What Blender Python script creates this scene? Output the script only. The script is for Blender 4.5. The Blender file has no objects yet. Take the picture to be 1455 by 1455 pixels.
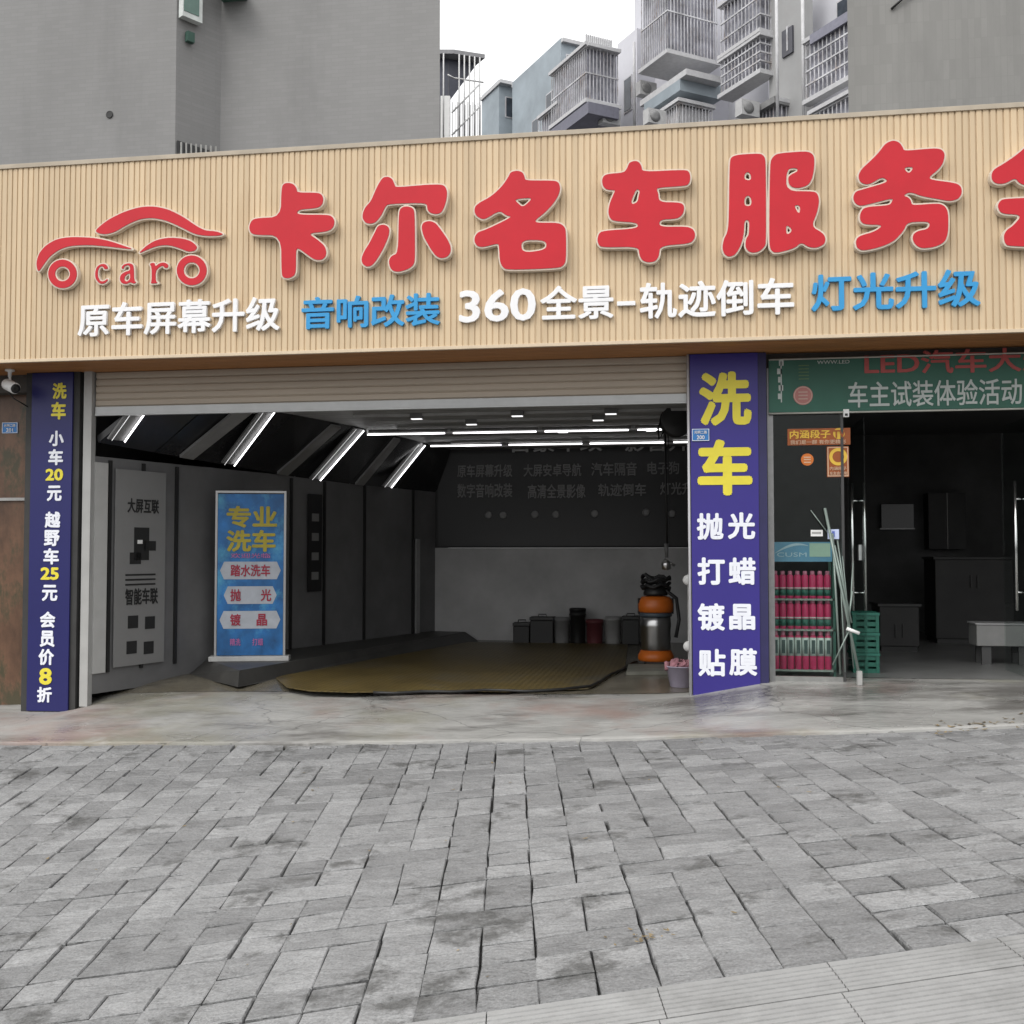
import bpy, bmesh, math, random
import numpy as np
from mathutils import Vector, Matrix

random.seed(7)
R = math.radians
scene = bpy.context.scene
COL = scene.collection

# ------------------------------------------------------------------ camera
F_PX, C0 = 1500.0, 727.5
YAW, PITCH = math.atan(.155), math.atan((785 - 727.5) / 1500)
CAM = Vector((0, -9.8 * math.cos(YAW), 1.4))
FWD = Vector((-math.sin(YAW), math.cos(YAW), 0))
RGT = Vector((math.cos(YAW), math.sin(YAW), 0))
ZUP = Vector((0, 0, 1))
F3 = FWD * math.cos(PITCH) + ZUP * math.sin(PITCH)
UP3 = -FWD * math.sin(PITCH) + ZUP * math.cos(PITCH)
cam_data = bpy.data.cameras.new('camera')
cam_data.sensor_width = 36
cam_data.lens = 36 * F_PX / 1455
cam_data.clip_end = 2000
cam = bpy.data.objects.new('camera', cam_data)
COL.objects.link(cam)
cam.matrix_world = Matrix(((RGT.x, UP3.x, -F3.x, CAM.x), (RGT.y, UP3.y, -F3.y, CAM.y), (RGT.z, UP3.z, -F3.z, CAM.z), (0, 0, 0, 1)))
scene.camera = cam

# ------------------------------------------------------------------ world, sun, exposure
SUN_DIR = Vector((-.42, -.62, .95)).normalized()
world = bpy.data.worlds.new('World')
scene.world = world
world.use_nodes = True
wn, wl = world.node_tree.nodes, world.node_tree.links
wn.clear()
sky = wn.new('ShaderNodeTexSky')
sky.sky_type = 'NISHITA'
sky.sun_disc = False
sky.sun_elevation = math.asin(SUN_DIR.z)
sky.sun_rotation = math.atan2(SUN_DIR.x, SUN_DIR.y)
sky.air_density = 1.0
sky.dust_density = 6.0
sky.ozone_density = 1.0
hs = wn.new('ShaderNodeHueSaturation')
hs.inputs['Saturation'].default_value = .12
bg = wn.new('ShaderNodeBackground')
bg.inputs['Strength'].default_value = .15
wo = wn.new('ShaderNodeOutputWorld')
wl.new(sky.outputs[0], hs.inputs['Color'])
ov = wn.new('ShaderNodeMix'); ov.data_type = 'RGBA'; ov.inputs['Factor'].default_value = .72
# white cloud layer over the clear sky, three times brighter overhead than at the horizon
wtc = wn.new('ShaderNodeTexCoord'); wsx = wn.new('ShaderNodeSeparateXYZ'); wmr = wn.new('ShaderNodeMapRange')
wl.new(wtc.outputs['Generated'], wsx.inputs[0]); wl.new(wsx.outputs['Z'], wmr.inputs['Value'])
wmr.inputs['To Min'].default_value = 5.6; wmr.inputs['To Max'].default_value = 15.5
wl.new(wmr.outputs[0], ov.inputs['B'])
wl.new(hs.outputs[0], ov.inputs['A']); wl.new(ov.outputs['Result'], bg.inputs['Color'])
wl.new(bg.outputs[0], wo.inputs['Surface'])
sun_data = bpy.data.lights.new('sun', 'SUN')
sun_data.energy = .9
sun_data.angle = R(28)
sun_data.color = (1, .965, .91)
sun = bpy.data.objects.new('sun', sun_data)
COL.objects.link(sun)
sun.rotation_euler = SUN_DIR.to_track_quat('Z', 'Y').to_euler()
scene.view_settings.view_transform = 'Standard'
scene.view_settings.look = 'None'
scene.view_settings.gamma = 1
scene.view_settings.use_curve_mapping = False
scene.view_settings.exposure = 0.25
scene.cycles.max_bounces = 8
scene.cycles.diffuse_bounces = 4
scene.cycles.glossy_bounces = 3
scene.cycles.transparent_max_bounces = 12
scene.cycles.sample_clamp_indirect = 4

# ------------------------------------------------------------------ measuring the place: a sight line met with a plane
def ray(px, py):
    return F3 + RGT * ((px - C0) / F_PX) + UP3 * ((C0 - py) / F_PX)
def onY(px, py, Y=0.):
    d = ray(px, py); return CAM + d * ((Y - CAM.y) / d.y)
def onZ(px, py, Z=0.):
    d = ray(px, py); return CAM + d * ((Z - CAM.z) / d.z)
def onD(px, py, dep):
    d = ray(px, py); return CAM + d * (dep / d.dot(FWD))
def ud(u, d, z=0.):
    v = CAM + RGT * u + FWD * d; v.z = z; return v
def to_ud(v):
    w = v - CAM; return w.dot(RGT), w.dot(FWD)
def onV(px, py, P, D):
    """meet the upright plane through P running along D"""
    n = Vector((-D.y, D.x, 0)); d = ray(px, py)
    return CAM + d * ((P - CAM).dot(n) / d.dot(n))

# ------------------------------------------------------------------ materials
MATS = {}
def mat(name, col, rough=.6, var=.12, scale=6., bump=0., bscale=60., metal=0., stain=None, stain_amt=0., stain_scale=1.2, stretch=(1, 1, 1), emit=0., spec=.5, coat=0., island=0., slo=.52, shi=.68):
    if name in MATS: return MATS[name]
    m = bpy.data.materials.new(name); m.use_nodes = True
    n, l = m.node_tree.nodes, m.node_tree.links
    b = n['Principled BSDF']
    b.inputs['Roughness'].default_value = rough
    b.inputs['Metallic'].default_value = metal
    b.inputs['Specular IOR Level'].default_value = spec
    b.inputs['Coat Weight'].default_value = coat
    if emit:
        b.inputs['Emission Color'].default_value = (*col, 1); b.inputs['Emission Strength'].default_value = emit
        b.inputs['Base Color'].default_value = (*col, 1)
        MATS[name] = m; return m
    tc = n.new('ShaderNodeTexCoord'); mp = n.new('ShaderNodeMapping'); mp.inputs['Scale'].default_value = stretch
    l.new(tc.outputs['Object'], mp.inputs['Vector'])
    nz = n.new('ShaderNodeTexNoise'); nz.inputs['Scale'].default_value = scale; nz.inputs['Detail'].default_value = 6; nz.inputs['Roughness'].default_value = .62
    l.new(mp.outputs[0], nz.inputs['Vector'])
    rp = n.new('ShaderNodeValToRGB')
    rp.color_ramp.elements[0].position = .3; rp.color_ramp.elements[1].position = .7
    rp.color_ramp.elements[0].color = (*[c * (1 - var) for c in col], 1)
    rp.color_ramp.elements[1].color = (*[min(1, c * (1 + var)) for c in col], 1)
    l.new(nz.outputs['Fac'], rp.inputs[0])
    out = rp.outputs[0]
    if island:
        g = n.new('ShaderNodeNewGeometry'); mr = n.new('ShaderNodeMapRange')
        mr.inputs['To Min'].default_value = 1 - island; mr.inputs['To Max'].default_value = 1 + island
        l.new(g.outputs['Random Per Island'], mr.inputs['Value'])
        mx = n.new('ShaderNodeMix'); mx.data_type = 'RGBA'; mx.blend_type = 'MULTIPLY'; mx.inputs['Factor'].default_value = 1
        l.new(out, mx.inputs['A']); l.new(mr.outputs[0], mx.inputs['B']); out = mx.outputs['Result']
    if stain:
        n2 = n.new('ShaderNodeTexNoise'); n2.inputs['Scale'].default_value = stain_scale; n2.inputs['Detail'].default_value = 8; n2.inputs['Roughness'].default_value = .68
        l.new(mp.outputs[0], n2.inputs['Vector'])
        r2 = n.new('ShaderNodeValToRGB'); r2.color_ramp.elements[0].position = slo; r2.color_ramp.elements[1].position = shi
        r2.color_ramp.elements[0].color = (0, 0, 0, 1); r2.color_ramp.elements[1].color = (stain_amt,) * 3 + (1,)
        l.new(n2.outputs['Fac'], r2.inputs[0])
        mx = n.new('ShaderNodeMix'); mx.data_type = 'RGBA'
        l.new(r2.outputs[0], mx.inputs['Factor']); l.new(out, mx.inputs['A']); mx.inputs['B'].default_value = (*stain, 1); out = mx.outputs['Result']
    l.new(out, b.inputs['Base Color'])
    if bump:
        n3 = n.new('ShaderNodeTexNoise'); n3.inputs['Scale'].default_value = bscale; n3.inputs['Detail'].default_value = 5
        l.new(mp.outputs[0], n3.inputs['Vector'])
        bp = n.new('ShaderNodeBump'); bp.inputs['Strength'].default_value = bump; bp.inputs['Distance'].default_value = .02
        l.new(n3.outputs['Fac'], bp.inputs['Height']); l.new(bp.outputs[0], b.inputs['Normal'])
    MATS[name] = m
    return m

def glass_mat(name, tint=(.9, .95, .93), refl=.5):
    if name in MATS: return MATS[name]
    m = bpy.data.materials.new(name); m.use_nodes = True
    n, l = m.node_tree.nodes, m.node_tree.links
    n.clear()
    o = n.new('ShaderNodeOutputMaterial'); t = n.new('ShaderNodeBsdfTransparent'); g = n.new('ShaderNodeBsdfGlossy'); f = n.new('ShaderNodeFresnel'); mx = n.new('ShaderNodeMixShader')
    t.inputs['Color'].default_value = (*tint, 1); g.inputs['Roughness'].default_value = .02; f.inputs['IOR'].default_value = 1.45
    mu = n.new('ShaderNodeMath'); mu.operation = 'MULTIPLY'; mu.inputs[1].default_value = refl
    l.new(f.outputs[0], mu.inputs[0]); l.new(mu.outputs[0], mx.inputs[0]); l.new(t.outputs[0], mx.inputs[1]); l.new(g.outputs[0], mx.inputs[2]); l.new(mx.outputs[0], o.inputs['Surface'])
    MATS[name] = m
    return m

M_GREY = mat('painted grey', (.33, .33, .32), .55)
M_STEEL = mat('brushed steel', (.55, .55, .55), .3, .08, 20, metal=1)
M_DARKSTEEL = mat('dull steel', (.25, .25, .25), .45, .1, 20, metal=.8)
M_BLACK = mat('black plastic', (.012, .012, .012), .5)
M_WHITE = mat('white plastic', (.75, .75, .74), .4, .05)
M_LED = mat('led tube glow', (1, .99, 1), emit=3.6)

# ------------------------------------------------------------------ mesh helpers (world coordinates)
class MB:
    def __init__(s): s.v, s.f, s.sm = [], [], []
    def poly(s, pts, smooth=False):
        b = len(s.v); s.v += [Vector(p) for p in pts]; s.f.append(list(range(b, b + len(pts)))); s.sm.append(smooth); return s
    def hexa(s, p):
        """p: 4 bottom then 4 top corners, same turn"""
        b = len(s.v); s.v += [Vector(q) for q in p]
        for f in ((3, 2, 1, 0), (4, 5, 6, 7), (0, 1, 5, 4), (1, 2, 6, 5), (2, 3, 7, 6), (3, 0, 4, 7)):
            s.f.append([b + i for i in f]); s.sm.append(False)
        return s
    def box(s, x0, x1, y0, y1, z0, z1):
        return s.hexa([(x0, y0, z0), (x1, y0, z0), (x1, y1, z0), (x0, y1, z0), (x0, y0, z1), (x1, y0, z1), (x1, y1, z1), (x0, y1, z1)])
    def rbox(s, c, ax, hx, hy, z0, z1):
        """box about c, its width along the flat direction ax"""
        ax = Vector((ax.x, ax.y, 0)).normalized(); ay = Vector((-ax.y, ax.x, 0))
        q = [c + ax * (i * hx) + ay * (j * hy) for i, j in ((-1, -1), (1, -1), (1, 1), (-1, 1))]
        return s.hexa([(p.x, p.y, z0) for p in q] + [(p.x, p.y, z1) for p in q])
    def prism(s, base, z0, z1):
        n = len(base); b = len(s.v)
        s.v += [Vector((p[0], p[1], z0)) for p in base] + [Vector((p[0], p[1], z1)) for p in base]
        s.f.append([b + i for i in reversed(range(n))]); s.f.append([b + n + i for i in range(n)]); s.sm += [False, False]
        for i in range(n):
            j = (i + 1) % n; s.f.append([b + i, b + j, b + n + j, b + n + i]); s.sm.append(False)
        return s
    def bar(s, a, b_, r, n=6, r2=None):
        a, b_ = Vector(a), Vector(b_); d = (b_ - a).normalized()
        t = Vector((0, 0, 1)) if abs(d.z) < .9 else Vector((1, 0, 0))
        x = d.cross(t).normalized(); y = d.cross(x); r2 = r if r2 is None else r2
        k = len(s.v)
        for c, rr in ((a, r), (b_, r2)):
            for i in range(n):
                w = 2 * math.pi * (i + .5) / n; s.v.append(c + x * (math.cos(w) * rr) + y * (math.sin(w) * rr))
        for i in range(n):
            j = (i + 1) % n; s.f.append([k + i, k + j, k + n + j, k + n + i]); s.sm.append(n > 5)
        s.f.append([k + i for i in range(n)]); s.f.append([k + n + i for i in reversed(range(n))]); s.sm += [False, False]
        return s
    def tube(s, pts, r, n=8):
        pts = [Vector(p) for p in pts]; k = len(s.v)
        prev = None
        for i, p in enumerate(pts):
            d = (pts[min(i + 1, len(pts) - 1)] - pts[max(i - 1, 0)]).normalized()
            if prev is None:
                t = Vector((0, 0, 1)) if abs(d.z) < .9 else Vector((1, 0, 0)); x = d.cross(t).normalized()
            else: x = (prev - d * prev.dot(d)).normalized()
            prev = x; y = d.cross(x)
            for j in range(n):
                w = 2 * math.pi * j / n; s.v.append(p + x * math.cos(w) * r + y * math.sin(w) * r)
        for i in range(len(pts) - 1):
            for j in range(n):
                q = (j + 1) % n; s.f.append([k + i * n + j, k + i * n + q, k + (i + 1) * n + q, k + (i + 1) * n + j]); s.sm.append(True)
        s.f.append([k + j for j in range(n)]); s.f.append([k + (len(pts) - 1) * n + j for j in reversed(range(n))]); s.sm += [False, False]
        return s
    def lathe(s, c, prof, n=24, axis=None):
        """prof: (radius, height) pairs turned about the upright (or axis) through c"""
        c = Vector(c); ax = Vector(axis or (0, 0, 1)).normalized()
        t = Vector((1, 0, 0)) if abs(ax.x) < .9 else Vector((0, 1, 0)); x = ax.cross(t).normalized(); y = ax.cross(x)
        k = len(s.v); m = len(prof)
        for r, h in prof:
            for i in range(n):
                w = 2 * math.pi * i / n; s.v.append(c + ax * h + x * (math.cos(w) * r) + y * (math.sin(w) * r))
        for a in range(m - 1):
            for i in range(n):
                j = (i + 1) % n; s.f.append([k + a * n + i, k + a * n + j, k + (a + 1) * n + j, k + (a + 1) * n + i]); s.sm.append(True)
        if prof[0][0] > 1e-4: s.f.append([k + i for i in range(n)]); s.sm.append(False)
        if prof[-1][0] > 1e-4: s.f.append([k + (m - 1) * n + i for i in reversed(range(n))]); s.sm.append(False)
        return s
    def add(s, other):
        b = len(s.v); s.v += other.v; s.f += [[b + i for i in f] for f in other.f]; s.sm += other.sm; return s

def root_of(o):
    while o.parent: o = o.parent
    return o
def place(me, name, m, parent=None, bevel=0., base=None):
    """link a mesh built in world coordinates; its origin goes to its thing's base"""
    o = bpy.data.objects.new(name, me); COL.objects.link(o)
    if parent is not None:
        org = root_of(parent).location.copy(); o.parent = parent
    else:
        if base is None:
            xs = [v.co for v in me.vertices]
            base = Vector((sum(v.x for v in xs) / len(xs), sum(v.y for v in xs) / len(xs), min(v.z for v in xs)))
        org = Vector(base); o.location = org
    me.transform(Matrix.Translation(-org))
    if m: me.materials.append(m)
    if bevel:
        bv = o.modifiers.new('bevel', 'BEVEL'); bv.width = bevel; bv.segments = 2; bv.limit_method = 'ANGLE'; bv.angle_limit = R(40)
    return o
def build(mb, name, m, parent=None, bevel=0., base=None, fix=True):
    me = bpy.data.meshes.new(name)
    me.from_pydata([v[:] for v in mb.v], [], mb.f)
    me.polygons.foreach_set('use_smooth', mb.sm)
    if fix:
        bm = bmesh.new(); bm.from_mesh(me); bmesh.ops.recalc_face_normals(bm, faces=bm.faces); bm.to_mesh(me); bm.free()
    return place(me, name, m, parent, bevel, base)
def tag(o, label=None, cat=None, group=None, kind=None):
    if label: o['label'] = label
    if cat: o['category'] = cat
    if group: o['group'] = group
    if kind: o['kind'] = kind
    return o
def thing(name, loc, label, cat, group=None):
    o = bpy.data.objects.new(name, None); COL.objects.link(o); o.location = loc; o.empty_display_size = .2
    return tag(o, label, cat, group)
def copy_tree(o, parent=None):
    c = o.copy(); COL.objects.link(c)
    if parent: c.parent = parent
    for ch in [k for k in bpy.data.objects if k.parent == o]: copy_tree(ch, c)
    return c

# ------------------------------------------------------------------ writing
def glyph_mesh(s, weight=0., ext=0.):
    c = bpy.data.curves.new('writing', 'FONT'); c.body = s; c.offset = weight; c.extrude = ext; c.resolution_u = 3
    o = bpy.data.objects.new('writing', c); COL.objects.link(o)
    me = bpy.data.meshes.new_from_object(o.evaluated_get(bpy.context.evaluated_depsgraph_get()))
    bpy.data.objects.remove(o); bpy.data.curves.remove(c)
    return me
def write(s, name, m, parent, O, ax, w, h, out=.004, weight=.012, ext=0., keep=False):
    """letters filling w x h metres, lower left corner at O, running along ax, standing `out` proud towards -normal"""
    e = ext if ext else .0012
    base = glyph_mesh(s, 0., .001)
    bm = bmesh.new()
    sh = [(0, 0)] + ([(weight * math.cos(q * math.pi / 4), weight * math.sin(q * math.pi / 4)) for q in range(8)] if weight > 0 else [])
    for q, (dx, dy) in enumerate(sh):
        tmp = base.copy()
        for v in tmp.vertices: v.co += Vector((dx, dy, 0)); v.co.z = (q + 1) if v.co.z > 0 else -(q + 1)
        bm.from_mesh(tmp); bpy.data.meshes.remove(tmp)
    me = bpy.data.meshes.new(name); bm.to_mesh(me); bm.free(); bpy.data.meshes.remove(base)
    co = [v.co for v in me.vertices]
    x0, x1 = min(v.x for v in co), max(v.x for v in co); y0, y1 = min(v.y for v in co), max(v.y for v in co)
    ax = Vector(ax).normalized(); nrm = Vector((ax.y, -ax.x, 0))
    sx, sy = w / (x1 - x0), h / (y1 - y0)
    if keep: sx = sy
    for v in me.vertices:
        x, y, z = v.co
        v.co = O + ax * ((x - x0) * sx) + ZUP * ((y - y0) * sy) + nrm * (out + (e + .0003 * z if z > 0 else .0001 * z))
    return place(me, name, m, parent)
def write_px(s, name, m, parent, x0, x1, yt, yb, Y, **k):
    ym = (yt + yb) / 2
    a, b = onY(x0, ym, Y), onY(x1, ym, Y); xm = (x0 + x1) / 2
    t, bo = onY(xm, yt, Y), onY(xm, yb, Y)
    return write(s, name, m, parent, Vector((a.x, Y, bo.z)), (1, 0, 0), b.x - a.x, t.z - bo.z, **k)

def chaikin(p, it=2):
    for _ in range(it):
        q = []
        for i in range(len(p)):
            a, b = p[i], p[(i + 1) % len(p)]
            q += [(a[0] * .78 + b[0] * .22, a[1] * .78 + b[1] * .22), (a[0] * .22 + b[0] * .78, a[1] * .22 + b[1] * .78)]
        p = q
    return p
def grown_loops(loops, off, h=.0055):
    """the outline grown by off metres, traced afresh so that narrow gaps simply close"""
    P = [np.array(l) for l in loops]
    allp = np.vstack(P); lo = allp.min(0) - off - 4 * h; hi = allp.max(0) + off + 4 * h
    nx, nz = int((hi[0] - lo[0]) / h) + 2, int((hi[1] - lo[1]) / h) + 2
    X, Z = np.meshgrid(lo[0] + h * np.arange(nx), lo[1] + h * np.arange(nz), indexing='ij')
    d2 = np.full(X.shape, 1e9); ins = np.zeros(X.shape, bool)
    for p in P:
        for a, b in zip(p, np.roll(p, -1, 0)):
            e = b - a; L = e @ e
            if L < 1e-12: continue
            t = np.clip(((X - a[0]) * e[0] + (Z - a[1]) * e[1]) / L, 0, 1)
            d2 = np.minimum(d2, (X - a[0] - t * e[0]) ** 2 + (Z - a[1] - t * e[1]) ** 2)
            if a[1] != b[1]:
                c = ((a[1] > Z) != (b[1] > Z)) & (X < (b[0] - a[0]) * (Z - a[1]) / (b[1] - a[1]) + a[0]); ins ^= c
    f = np.sqrt(d2); f[ins] *= -1; f -= off; f[f == 0] = 1e-6
    def ex(k):
        i_, j_, v = k
        if v: t = f[i_, j_] / (f[i_, j_] - f[i_, j_ + 1]); return (lo[0] + h * i_, lo[1] + h * (j_ + t))
        t = f[i_, j_] / (f[i_, j_] - f[i_ + 1, j_]); return (lo[0] + h * (i_ + t), lo[1] + h * j_)
    nb = {}
    n_ = f < 0
    mixed = (n_[:-1, :-1].astype(int) + n_[1:, :-1] + n_[1:, 1:] + n_[:-1, 1:])
    for i_, j_ in zip(*np.where((mixed > 0) & (mixed < 4))):
        c = (n_[i_, j_], n_[i_ + 1, j_], n_[i_ + 1, j_ + 1], n_[i_, j_ + 1])
        E = ((i_, j_, 0), (i_ + 1, j_, 1), (i_, j_ + 1, 0), (i_, j_, 1))
        cr = [E[q] for q in range(4) if c[q] != c[(q + 1) % 4]]
        prs = [(cr[0], cr[1])] if len(cr) == 2 else ([(E[0], E[1]), (E[2], E[3])] if c[0] else [(E[3], E[0]), (E[1], E[2])])
        for a, b in prs: nb.setdefault(a, []).append(b); nb.setdefault(b, []).append(a)
    out, seen = [], set()
    for k0 in nb:
        if k0 in seen: continue
        lp, k, prev = [], k0, None
        while k is not None and k not in seen:
            seen.add(k); lp.append(ex(k)); nx_ = [q for q in nb[k] if q != prev and q not in seen]; prev, k = k, (nx_[0] if nx_ else None)
        if len(lp) > 8:
            a = np.array(lp); a = (np.roll(a, 1, 0) + 2 * a + np.roll(a, -1, 0)) / 4; out.append([tuple(v) for v in a])
    return out
def outline_mesh(loops, offset, y_front, y_back, bevel=0.):
    """flat shape with holes (x, z loops), filled and given thickness"""
    loops = grown_loops(loops, offset)
    c = bpy.data.curves.new('shape', 'CURVE'); c.dimensions = '2D'; c.fill_mode = 'BOTH'
    c.extrude = max(1e-4, abs(y_back - y_front) / 2)
    for lp in loops:
        sp = c.splines.new('POLY'); sp.points.add(len(lp) - 1)
        for k, (x, z) in enumerate(lp): sp.points[k].co = (x, z, 0, 1)
        sp.use_cyclic_u = True
    o = bpy.data.objects.new('shape', c); COL.objects.link(o)
    me = bpy.data.meshes.new_from_object(o.evaluated_get(bpy.context.evaluated_depsgraph_get()))
    bpy.data.objects.remove(o); bpy.data.curves.remove(c)
    ym = (y_front + y_back) / 2
    for v in me.vertices: v.co = Vector((v.co.x, ym - v.co.z, v.co.y))
    return me

# ================================================================== SETTING
# ------------------------------------------------------------------ ground, pavement
def pz(u, d):
    """street surface: rises to the right, more steeply near the carriageway"""
    u = max(-9, min(9, u)); d = max(.5, min(9.2, d))
    return 1.4 - 1.46 - .0146 * (8.2 - d) + (.047 + .0207 * (8.2 - d)) * u
def pzv(x, y):
    u, d = to_ud(Vector((x, y, 0))); return pz(u, d)

g = MB()
us = [-400, -60, -25, -12] + [-9 + .5 * i for i in range(37)] + [12, 25, 60, 400]
ds = [-400, -60, -15, -4, 0] + [.5 + .5 * i for i in range(19)] + [14, 30, 80, 400]
for i in range(len(us)):
    for j in range(len(ds)):
        v = ud(us[i], ds[j]); v.z = pz(us[i], ds[j]) - .03 - (.25 if ds[j] > 9.6 or ds[j] < .4 else 0); g.v.append(v)
for i in range(len(us) - 1):
    for j in range(len(ds) - 1):
        k = i * len(ds) + j; g.f.append([k, k + len(ds), k + len(ds) + 1, k + 1]); g.sm.append(True)
M_JOINT = mat('dark earth in the joints', (.022, .021, .02), .9, .3, 12, bump=.5)
tag(build(g, 'ground', M_JOINT, base=(0, 0, 0)), kind='structure')

M_STONE = mat('grey stone paving', (.195, .196, .197), .62, .18, 5.5, bump=.75, bscale=26, stain=(.05, .05, .047), stain_amt=.75, stain_scale=2.8, slo=.55, shi=.65, stretch=(1, 1, 1), island=.21)
def finish_stone(m):
    """split-slate relief: a coarse layered bump over the fine one, and fine light and dark speckle"""
    n, l = m.node_tree.nodes, m.node_tree.links
    b = n['Principled BSDF']; old = b.inputs['Normal'].links[0].from_node
    tc = n.new('ShaderNodeTexCoord'); mp = n.new('ShaderNodeMapping'); mp.inputs['Scale'].default_value = (5, 11, 11); mp.inputs['Rotation'].default_value = (0, 0, YAW)
    l.new(tc.outputs['Object'], mp.inputs['Vector'])
    nz = n.new('ShaderNodeTexNoise'); nz.inputs['Scale'].default_value = 1; nz.inputs['Detail'].default_value = 7; nz.inputs['Roughness'].default_value = .6; nz.inputs['Distortion'].default_value = .6
    l.new(mp.outputs[0], nz.inputs['Vector'])
    bp = n.new('ShaderNodeBump'); bp.inputs['Strength'].default_value = .8; bp.inputs['Distance'].default_value = .035
    l.new(nz.outputs['Fac'], bp.inputs['Height']); l.new(bp.outputs[0], old.inputs['Normal'])
    src = b.inputs['Base Color'].links[0].from_socket
    sp = n.new('ShaderNodeTexNoise'); sp.inputs['Scale'].default_value = 90; sp.inputs['Detail'].default_value = 3
    l.new(tc.outputs['Object'], sp.inputs['Vector'])
    mr = n.new('ShaderNodeMapRange'); mr.inputs['From Min'].default_value = .3; mr.inputs['From Max'].default_value = .7; mr.inputs['To Min'].default_value = .78; mr.inputs['To Max'].default_value = 1.2
    l.new(sp.outputs['Fac'], mr.inputs['Value'])
    mx = n.new('ShaderNodeMix'); mx.data_type = 'RGBA'; mx.blend_type = 'MULTIPLY'; mx.inputs['Factor'].default_value = 1
    l.new(src, mx.inputs['A']); l.new(mr.outputs[0], mx.inputs['B']); l.new(mx.outputs['Result'], b.inputs['Base Color'])
finish_stone(M_STONE)

CELL, CD = .208, .196
EDGE_Y = -1.6
def tile_rows(mb, d0, rows, u0, cols):
    used = [[False] * rows for _ in range(cols)]
    kinds = [(1, 1)] * 22 + [(2, 1)] * 3 + [(1, 2)] * 3
    for j in range(rows):
        for i in range(cols):
            if used[i][j]: continue
            opts = kinds[:]; random.shuffle(opts)
            for w, h in opts + [(1, 1)]:
                if i + w <= cols and j + h <= rows and not any(used[i + a][j + b] for a in range(w) for b in range(h)): break
            for a in range(w):
                for b in range(h): used[i + a][j + b] = True
            gap = random.choice((.0015, .0025, .0035, .005)); gd = random.choice((.002, .005, .008, .012))
            jt = lambda: random.uniform(-.006, .006)
            ua, ub = u0 + i * CELL + gap, u0 + (i + w) * CELL - gap
            da, db = d0 + j * CD + gd, d0 + (j + h) * CD - gd
            cor = [(ua + jt(), da + jt()), (ub + jt(), da + jt()), (ub + jt(), db + jt()), (ua + jt(), db + jt())]
            lift = random.uniform(-.0025, .0025); tl = random.uniform(-.004, .004)
            P = [ud(*c) for c in cor]
            if all(p.y > EDGE_Y + .1 for p in P): continue
            top, inn = [], []
            cu, cd = (ua + ub) / 2, (da + db) / 2
            for c in cor:
                k = 1 - .009 / max(.1, (ub - ua)); kd = 1 - .009 / max(.1, (db - da))
                uu, dd = cu + (c[0] - cu) * k, cd + (c[1] - cd) * kd
                v = ud(uu, dd); v.y = min(v.y, EDGE_Y + .03); v.z = pzv(v.x, v.y) + lift + tl * (1 if uu > cu else -1); inn.append(v)
                w_ = ud(*c); w_.y = min(w_.y, EDGE_Y + .03); w_.z = pzv(w_.x, w_.y) + lift - .005; top.append(w_)
            low = [Vector((p.x, p.y, p.z - .03)) for p in top]
            k = len(mb.v); mb.v += low + top + inn
            mb.f.append([k + 8, k + 9, k + 10, k + 11]); mb.sm.append(False)
            for q in range(4):
                r_ = (q + 1) % 4
                mb.f.append([k + q, k + r_, k + 4 + r_, k + 4 + q]); mb.f.append([k + 4 + q, k + 4 + r_, k + 8 + r_, k + 8 + q]); mb.sm += [False, False]
pv = MB()
tile_rows(pv, 3.605, 30, -7.4, 69)
tile_rows(pv, 2.985 - CD * 7, 7, -5.2, 50)
tag(build(pv, 'pavement', M_STONE, base=(0, 0, 0)), kind='structure')

M_SLAB = mat('sawn granite slab', (.25, .25, .247), .7, .1, 9, bump=.2, bscale=80, stain=(.13, .13, .125), stain_amt=.7, stain_scale=1.5, island=.06)
sl = MB()
for (da, db, off) in ((3.365, 3.598, .486), (2.995, 3.358, .46)):
    for i in range(-11, 10):
        ua, ub = off + .571 * i + .002, off + .571 * (i + 1) - .002
        nrib = 7 if db - da < .3 else 11
        w = (db - da) / nrib
        pts = []
        for q in range(nrib):
            a = da + q * w
            pts += [(a + .002, 0), (a + w - .010, 0), (a + w - .008, -.006), (a + w - .001, -.006)]
        pts[-2] = (db, 0); pts = pts[:-1]
        k = len(sl.v)
        for u in (ua, ub):
            for (d, z) in pts: sl.v.append(ud(u, d, pz(u, d) + z + .002))
        n = len(pts)
        for q in range(n - 1): sl.f.append([k + q, k + q + 1, k + n + q + 1, k + n + q]); sl.sm.append(False)
        for u, o in ((ua, 0), (ub, n)):
            b = len(sl.v); sl.v += [ud(u, da, pz(u, da) - .03), ud(u, db, pz(u, db) - .03)]
            sl.f.append([k + o + q for q in range(n)] + [b + 1, b]); sl.sm.append(False)
        sl.f.append([k, k + n, len(sl.v) - 2, len(sl.v) - 4]); sl.sm.append(False)
tag(build(sl, 'pavement_border', M_SLAB, base=(0, 0, 0)), kind='structure')

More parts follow.
